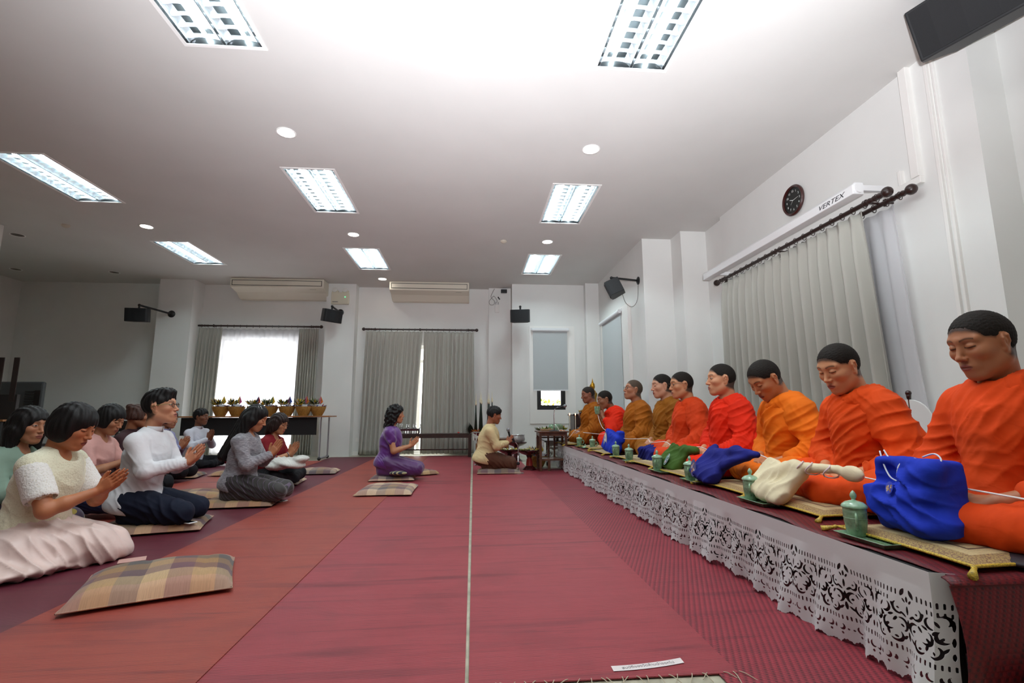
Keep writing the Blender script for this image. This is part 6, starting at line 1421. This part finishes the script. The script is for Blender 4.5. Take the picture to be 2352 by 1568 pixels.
# ------------------------------------------------------------ altar group beyond the platform
AX, AY = 1.2, 8.55
e = furniture('altar_table', (2.0, 9.15, 0), 'low altar platform with dark top and white lace front beyond the farthest monk', 'table')
MB().box(-.72, .62, -.6, .6, .40, .43).build('tabletop', platm, e)
for x in (-.66, .56):
    for y in (-.54, .54): MB().box(x - .03, x + .03, y - .03, y + .03, 0, .4).build('leg', platm, e)
lace_run(4, lambda s, z: (1.29 + s, 8.53 + .012 * math.sin(s * 22) * (.4 - z), z + .045), 'lace_skirt', 'white cut-out lace on the front of the low altar platform')
lace_run(4, lambda s, z: (1.265 - .012 * math.sin(s * 22) * (.4 - z), 8.54 + s, z + .045), 'lace_skirt', 'white cut-out lace on the side of the low altar platform')
gild = mat('gilded_metal', '#b8862a', .28, metal=.9)
e = furniture('altar_cabinet', (2.0, 9.1, .43), 'small dark wooden altar stand behind the farthest monk', 'altar')
MB().box(-.12, .55, -.2, .3, 0, .43).build('body', wood_d, e, bevel=.006); MB().box(-.14, .57, -.22, .32, .43, .46).build('top', wood_d, e, bevel=.006)
e2 = empty('buddha_statue', (2.28, 9.05, .99), PI, 'gilded seated Buddha statue rising behind the farthest monk', 'statue')
F = Form(); F.ell((0, 0, .05), (.11, .17, .055), .03); F.cap((0, 0, .08), (0, 0, .28), .07, .065, .05); F.cap((0, 0, .28), (0, 0, .31), .085, .04, .04)
for s in (-1, 1): F.cap((0, s * .08, .29), (.02, s * .12, .16), .028, .024, .02); F.cap((.02, s * .12, .16), (.09, s * .02, .1), .022, .016, .02)
F.cap((0, 0, .30), (0, 0, .36), .028, .026, .015); F.ell((.005, 0, .41), (.05, .046, .058), .02); F.ell((.052, 0, .405), (.01, .008, .012), .01)
for s in (-1, 1): F.ell((0, s * .048, .395), (.01, .006, .03), .01)
F.ell((-.005, 0, .455), (.035, .033, .025), .02); F.ell((0, 0, .475), (.02, .02, .022), .015)
o = link_mesh('body', mesh_form(F, .006), gild, e2)
MB().lathe([(.018, .48), (.020, .49), (.012, .51), (.010, .53), (.003, .56), (1e-6, .585)], n=12).build('flame_finial', gild, e2, smooth=True)
MB().lathe([(.16, -.1), (.17, -.08), (.13, -.04), (.15, 0), (.15, .02), (1e-6, .02)], n=24).build('pedestal', gild, e2, smooth=40)
flame = mat('candle_flame', '#ff9a5c', .5, emit=14)
def candle(x, y, z, label, h=.24):
    e = empty('candle', (x, y, z), 0, label, 'candle', 'lit altar candles'); MB().lathe([(.03, 0), (.03, .008), (.012, .02), (.014, .05), (.009, .06), (.014, .1), (.016, .105), (1e-6, .105)], n=14).build('holder', gild, e, smooth=40)
    MB().lathe([(.008, .10), (.008, .10 + h), (1e-6, .105 + h)], n=10).build('wax', mat('candle_wax', '#e3dccb', .6), e, smooth=40); MB().lathe([(1e-6, .105 + h), (.007, .115 + h), (.005, .128 + h), (1e-6, .145 + h)], n=8).build('flame', flame, e, smooth=True)
candle(1.74, 8.62, .52, 'lit candle on the altar, left one of two'); candle(1.84, 8.60, .52, 'lit candle on the altar, right one of two')
e = furniture('altar_tray_table', (1.72, 8.62, .43), 'small dark low table carrying candles on the altar platform', 'table'); MB().box(-.26, .28, -.1, .1, .07, .088).build('tabletop', wood_d, e)
for x in (-.22, .24): MB().box(x - .02, x + .02, -.08, .08, 0, .07).build('leg', wood_d, e)
e = furniture('red_vase', (1.93, 8.45, .43), 'dark red lacquer goblet of yellow flowers beside the farthest monk', 'vase')
MB().lathe([(.05, 0), (.045, .02), (.015, .05), (.018, .12), (.05, .16), (.065, .21), (.055, .25), (.045, .255), (1e-6, .24)], n=20).build('cup', lacq, e, smooth=40); e.location.z = .66
o = furniture('dark_box', (1.95, 8.45, .43), 'dark wooden box under the red lacquer goblet', 'box'); MB().box(-.10, .13, -.08, .08, 0, .228).build('case', wood_d, o, bevel=.004); MB().box(-.104, .134, -.084, .084, .19, .2).build('lid_edge', wood_b, o)
tuft('goblet_flowers', (1.93, 8.45, .91), .05, 60, .05, .01, ['petal_yellow', 'leaf_green', 'petal_purple'], None, .8, 3, 'yellow and purple flowers in the dark red goblet', 'flowers')
celb = cel
e = empty('celadon_bowl', (1.42, 8.12, .475), 0, 'big crackled celadon bowl tipped behind the desk microphone', 'bowl'); e.location = (1.44, 8.35, .62)
e.location.z = .625; MB().lathe([(1e-6, -.10), (.06, -.10), (.10, -.08), (.125, -.03), (.13, .03), (.12, .08), (.105, .09), (.1, .08), (.08, -.06), (1e-6, -.08)], n=32).build('body', cel, e, smooth=50)
e = furniture('offering_table', (1.42, 8.36, .0), 'small dark table carrying celadon bowl and flowers by the altar', 'table'); MB().box(-.30, .26, -.13, .13, .49, .515).build('tabletop', wood_d, e)
for x in (-.26, .22):
    for y in (-.1, .1): MB().box(x - .015, x + .015, y - .015, y + .015, 0, .49).build('leg', wood_d, e)
tuft('flower_arrangement', (1.24, 8.36, .60), .09, 150, .10, .014, ['petal_yellow', 'leaf_green', 'petal_purple', 'leaf_lime', 'leaf_dark'], None, .35, 4, 'yellow and purple flower arrangement on the small dark altar table', 'flowers')
tuft('flower_arrangement', (1.57, 8.38, .62), .05, 60, .07, .014, ['petal_yellow', 'leaf_lime', 'petal_purple'], None, .5, 5, 'yellow flowers right of the big celadon bowl', 'flowers')
def book(x, y, z, w, d, h, m, label): o = MB().box(-w / 2, w / 2, -d / 2, d / 2, 0, h).build('book', m, loc=(x, y, z), bevel=.002); tag(o, label, 'book')
book(1.22, 7.95, .62, .2, .14, .03, mat('book_brown', '#8a6a45', .6), 'brown book under the flowers on the wooden stand')
book(1.47, 7.96, .62, .09, .13, .008, mat('orange_card', '#d77a3a', .6), 'thin orange booklet on the wooden stand')
# tall banana-leaf cone arrangement behind the kneeling man
e = empty('cone_arrangement', (.17, 8.75, 0), 0, 'tall banana-leaf arrangement with cream tipped spires behind the man in cream silk', 'flower arrangement')
MB().lathe([(.13, 0), (.12, .02), (.05, .06), (.035, .3), (.05, .5), (.15, .56), (.16, .57), (1e-6, .55)], n=24).build('pedestal', lacq, e, smooth=40)
for i, (x, y, hh) in enumerate(((-.10, 0, .93), (-.02, .02, .97), (.0, -.02, .95), (.12, .0, .96), (.14, .03, .95), (.19, .0, .98))):
    MB().tube([(x, y, .6), (x, y, hh), (x, y, hh + .14)], [.030, .012, .009], 8).build('leaf_spire', lf['leaf_dark'], e, smooth=True)
    MB().lathe([(.012, 0), (.020, .03), (.012, .05), (.018, .06), (.006, .09), (.004, .16), (1e-6, .22)], (x, y, hh + .12), 10).build('cream_tip', mat('jasmine_cream', '#dcd6bb', .6), e, smooth=True)
fm = MB()
for i in range(26): a = -1.1 + 2.0 * i / 25; leaf(fm, (-.13, 0, .6), (-math.cos(a) - .1, .1, math.sin(a) + .55), .20, .008)
fm.build('palm_frond', lf['leaf_dark'], e)['kind'] = 'stuff'
tuft('flower_band', (0.02, 0, .58), .17, 150, .06, .014, ['petal_red', 'petal_yellow', 'petal_orange', 'leaf_green'], e, .5, 6)
fm = MB()
for i in range(7): x = -.14 + .05 * i; fm.tube([(x, -.12, .56), (x, -.14, .44)], [.006, .009], 6)
fm.build('garland_tassel', lf['petal_white'], e)['kind'] = 'stuff'
# baskets
bask = nmat('woven_bamboo', '#a97f3c', .7, .25, 60, bump=.5, bscale=150)
def flag(mb, p, h, c1, c2, lean=.1):
    p = Vector(p); t = p + Vector((lean * h, 0, h)); mb.cur = 2; mb.tube([p, t], .002, 5)
    a = t; mb.cur = c1; mb.add([a, a + Vector((-.06, .005, -.12)), a + Vector((.0, 0, -.17))], [(0, 1, 2)]); mb.cur = c2; mb.add([a, a + Vector((.05, -.005, -.12)), a + Vector((.0, 0, -.17))], [(0, 2, 1)])
FLC = [('petal_yellow', 'petal_yellow'), ('petal_yellow', 'flag_pink'), ('petal_blue', 'petal_red'), ('leaf_green', 'petal_yellow'), ('petal_purple', 'petal_blue'), ('flag_magenta', 'petal_orange'), ('flag_pink', 'petal_orange')]
lf['flag_pink'] = mat('flag_pink', '#d2568e', .7); lf['flag_magenta'] = mat('flag_magenta', '#c2187a', .7)
def basket(loc, label, i, s=1., grp='bamboo offering baskets on the long table'):
    e = empty('bamboo_basket', loc, 0, label, 'basket', grp)
    MB().lathe([(.085 * s, 0), (.10 * s, .03 * s), (.135 * s, .10 * s), (.155 * s, .16 * s), (.158 * s, .185 * s), (.150 * s, .187 * s), (.14 * s, .16 * s), (1e-6, .14 * s)], n=28).build('woven_body', bask, e, smooth=50)
    tuft('packages', (0, 0, .165 * s), .12 * s, 60, .07, .022, ['petal_white', 'petal_red', 'petal_blue', 'petal_white'], e, .5, 20 + i)
    tuft('flowers', (-.06 * s, -.03, .21 * s), .05 * s, 90, .13, .018, ['leaf_green', 'petal_yellow', 'petal_white', 'leaf_dark'], e, 1.0, 40 + i)
    MB().box(.0, .10, -.1, -.095, .17, .23).build('white_card', mat('card_white', '#d9dce2', .6), e)
    a, b = FLC[i % 7]; mb = MB(); flag(mb, (.03, .0, .18 * s), .22, 0, 1, .08); mb.build('paper_flag', [lf[a], lf[b], mat('stick', '#c9c2ae', .6)], e); return e
bl = ['leftmost', 'second from the left', 'third from the left', 'fourth from the left', 'fifth from the left', 'sixth from the left', 'rightmost, partly behind the sixth']
for i, x in enumerate((-4.98, -4.68, -4.32, -4.04, -3.71, -3.38, -3.13)): basket((x, 10.15 + (.09 if i == 6 else 0), .87), 'bamboo basket with flowers and paper flag, ' + bl[i] + ' on the long table', i)
basket((1.12, 8.32, .009), 'tall bamboo basket with yellow flag on floor behind the wooden stand', 0, 1.0, 'bamboo baskets by the altar')
# left background: table, bench with posts, grey cabinet, chairs
e = furniture('side_table', (-8.3, 9.0, 0), 'table with orange-brown edge and dark front at the far left edge', 'table'); MB().box(-1.2, .62, -.3, .3, .80, .83).build('tabletop', nmat('honey_laminate', '#9a6233'), e); MB().box(-1.2, .55, -.25, -.2, .08, .79).build('front_panel', mat('black_panel'), e)
for x in (-1.1, .5): MB().box(x - .03, x + .03, -.15, .25, 0, .8).build('leg', blk, e)
e = furniture('grey_cabinet', (-8.15, 9.6, 0), 'grey rounded plastic panel with dark louvres leaning at the far left wall', 'cabinet'); MB().box(-1.3, .31, -.04, .04, 0, 1.51).build('panel', mat('grey_plastic', '#4b4d4e', .5), e, bevel=.03)
MB().box(.19, .28, -.055, -.04, .2, 1.35).build('side_slot', mat('dark_red_brown', '#1d1412', .5), e)
m = MB()
for i in range(18): m.box(.03, .18, -.058, -.04, .55 + .045 * i, .575 + .045 * i)
m.build('louvre_slats', mat('dark_slot'), e)['kind'] = 'stuff'
def rack(x, y, label):
    e = furniture('wooden_rack', (x, y, .83), label, 'rack', 0, 'dark wooden racks on the side table'); m = MB(); m.box(-.2, .14, -.03, .03, 0, .42); m.build('slatted_board', mat('dark_red_brown'), e, bevel=.004); MB().box(.02, .11, -.045, -.03, .3, 1.05).build('upright', mat('post_brown', '#26120e', .4), e, bevel=.004)
rack(-8.09, 8.95, 'dark wooden rack with tall upright on the side table, left one'); rack(-7.83, 8.93, 'dark wooden rack with tall upright on the side table, right one')
def dark_chair():
    e = empty('dark_chair'); MB().box(-.21, .21, -.2, .2, .42, .45).build('seat', mat('dark_red_brown'), e)
    for x in (-.19, .19):
        for y in (-.18, .18): MB().box(x - .02, x + .02, y - .02, y + .02, 0, .42).build('leg', mat('dark_red_brown'), e)
        MB().box(x - .02, x + .02, .17, .2, .45, .82).build('back_post', mat('dark_red_brown'), e)
    MB().box(-.2, .2, .175, .195, .62, .8).build('backrest', mat('dark_red_brown'), e); return e
repeat(dark_chair, [(-6.9, 8.3, 0, .2), (-6.3, 8.5, 0, -.1), (-5.8, 8.7, 0, .1)], ['dark chair behind the long-haired woman in mint', 'dark chair in shadow behind the short-haired woman', 'dark chair nearest the left end of the long table'], 'chair', 'dark chairs behind the women at left')
e = furniture('tall_panel', (-9.3, 8.2, 0), 'dark wooden panel edge at the far left border of the photo', 'panel'); MB().box(-.3, .12, -.03, .03, 0, 2.1).build('board', mat('post_brown'), e)
# cloths and bags on the floor
gcl = Form(); gcl.ell((0, 0, .04), (.2, .14, .05), .03); gcl.ell((.08, 0, .06), (.1, .1, .04), .03); gcl.plane((0, 0, -1), 0, .005)
o = link_mesh('folded_green_cloth', mesh_form(gcl, .008, disp=folds([((0, 0, .05), .3, (.4, .8, .4), .05, .012)], .003, 3)), cloth('deep_green_cloth', '#0f4a34', .2), loc=(-4.22, 7.55, .075)); tag(o, 'deep green folded cloth resting on a plaid cushion behind the man in white', 'cloth')
rb = Form(); rb.ell((0, 0, .07), (.2, .14, .08), .03); rb.plane((0, 0, -1), 0, .005)
o = link_mesh('red_bag', mesh_form(rb, .009, disp=folds([((0, 0, .08), .3, (.6, .5, .4), .06, .015)], .004, 5)), cloth('crimson_cloth', '#7a1424', .2), loc=(-4.15, 9.15, .009)); tag(o, 'crimson bag beside the knees of the cross-legged man', 'bag')
wb = Form(); wb.box((0, 0, .16), (.13, .1, .14), .04, .03); wb.plane((0, 0, -1), 0, .005)
o = link_mesh('white_bag', mesh_form(wb, .009, disp=folds([((0, 0, .2), .3, (.8, .2, .4), .07, .012)], .004, 6)), cloth('white_plastic', '#c9cdd2', .15), loc=(-4.05, 9.6, .009)); tag(o, 'white bag on the floor behind the crimson bag', 'bag')
q = Form(); q.ell((0, 0, 0), (.19, .24, .05), .04, R=Ry(.25)); q.ell((-.1, -.1, -.03), (.12, .15, .05), .04); q.ell((.14, .02, .04), (.08, .14, .04), .04)
o = link_mesh('white_quilted_cloth', mesh_form(q, .008, disp=lambda V, N: folds([((0, 0, 0), .3, (.8, .5, .2), .05, .012)], .003, 9)(V, N) + .002 * np.sin(V[:, 0] * 160) * np.sin(V[:, 1] * 160)), cloth('white_quilt', '#c8c6c0', .2), loc=(-2.22, 6.25, .32)); tag(o, 'white quilted cloth across the lap of the woman in dark red', 'cloth')
dg = Form(); dg.ell((0, 0, .05), (.22, .2, .07), .04); dg.cap((-.2, -.05, .05), (.25, .05, .04), .05, .04, .04); dg.plane((0, 0, -1), 0, .005)
o = link_mesh('dark_green_cloth', mesh_form(dg, .009, disp=folds([((0, 0, .08), .3, (.6, .5, .4), .06, .015)], .004, 5)), cloth('bottle_green', '#0c2c26', .2), loc=(-3.25, 3.55, .009)); tag(o, 'dark green cloth on the mat in front of the woman in mint', 'cloth')
pb = Form(); pb.ell((0, 0, .03), (.12, .06, .03), .02); pb.plane((0, 0, -1), 0, .005)
o = link_mesh('patterned_pouch', mesh_form(pb, .006), stripes('pouch_pattern', '#2a2a44', '#a9a27a', 160, (0, .4, .9), .3), loc=(-.98, 6.78, .085)); tag(o, 'small dark patterned pouch under the hem of the purple skirt', 'pouch')
# garden seen through the narrow window
hed = MB(); rgx = random.Random(8)
for i in range(900):
    hed.cur = rgx.randrange(3); leaf(hed, (rgx.uniform(.6, 3.2), rgx.uniform(14, 14.6), rgx.uniform(0, 1.25) ** 1.0), (rgx.uniform(-1, 1), rgx.uniform(-1, .2), rgx.uniform(-.3, 1)), .16, .05)
o = hed.build('garden_hedge', [lf['leaf_lime'], lf['leaf_green'], lf['petal_yellow']]); o['kind'] = 'stuff'; tag(o, 'sunlit garden hedge seen through the narrow black-framed window', 'hedge')
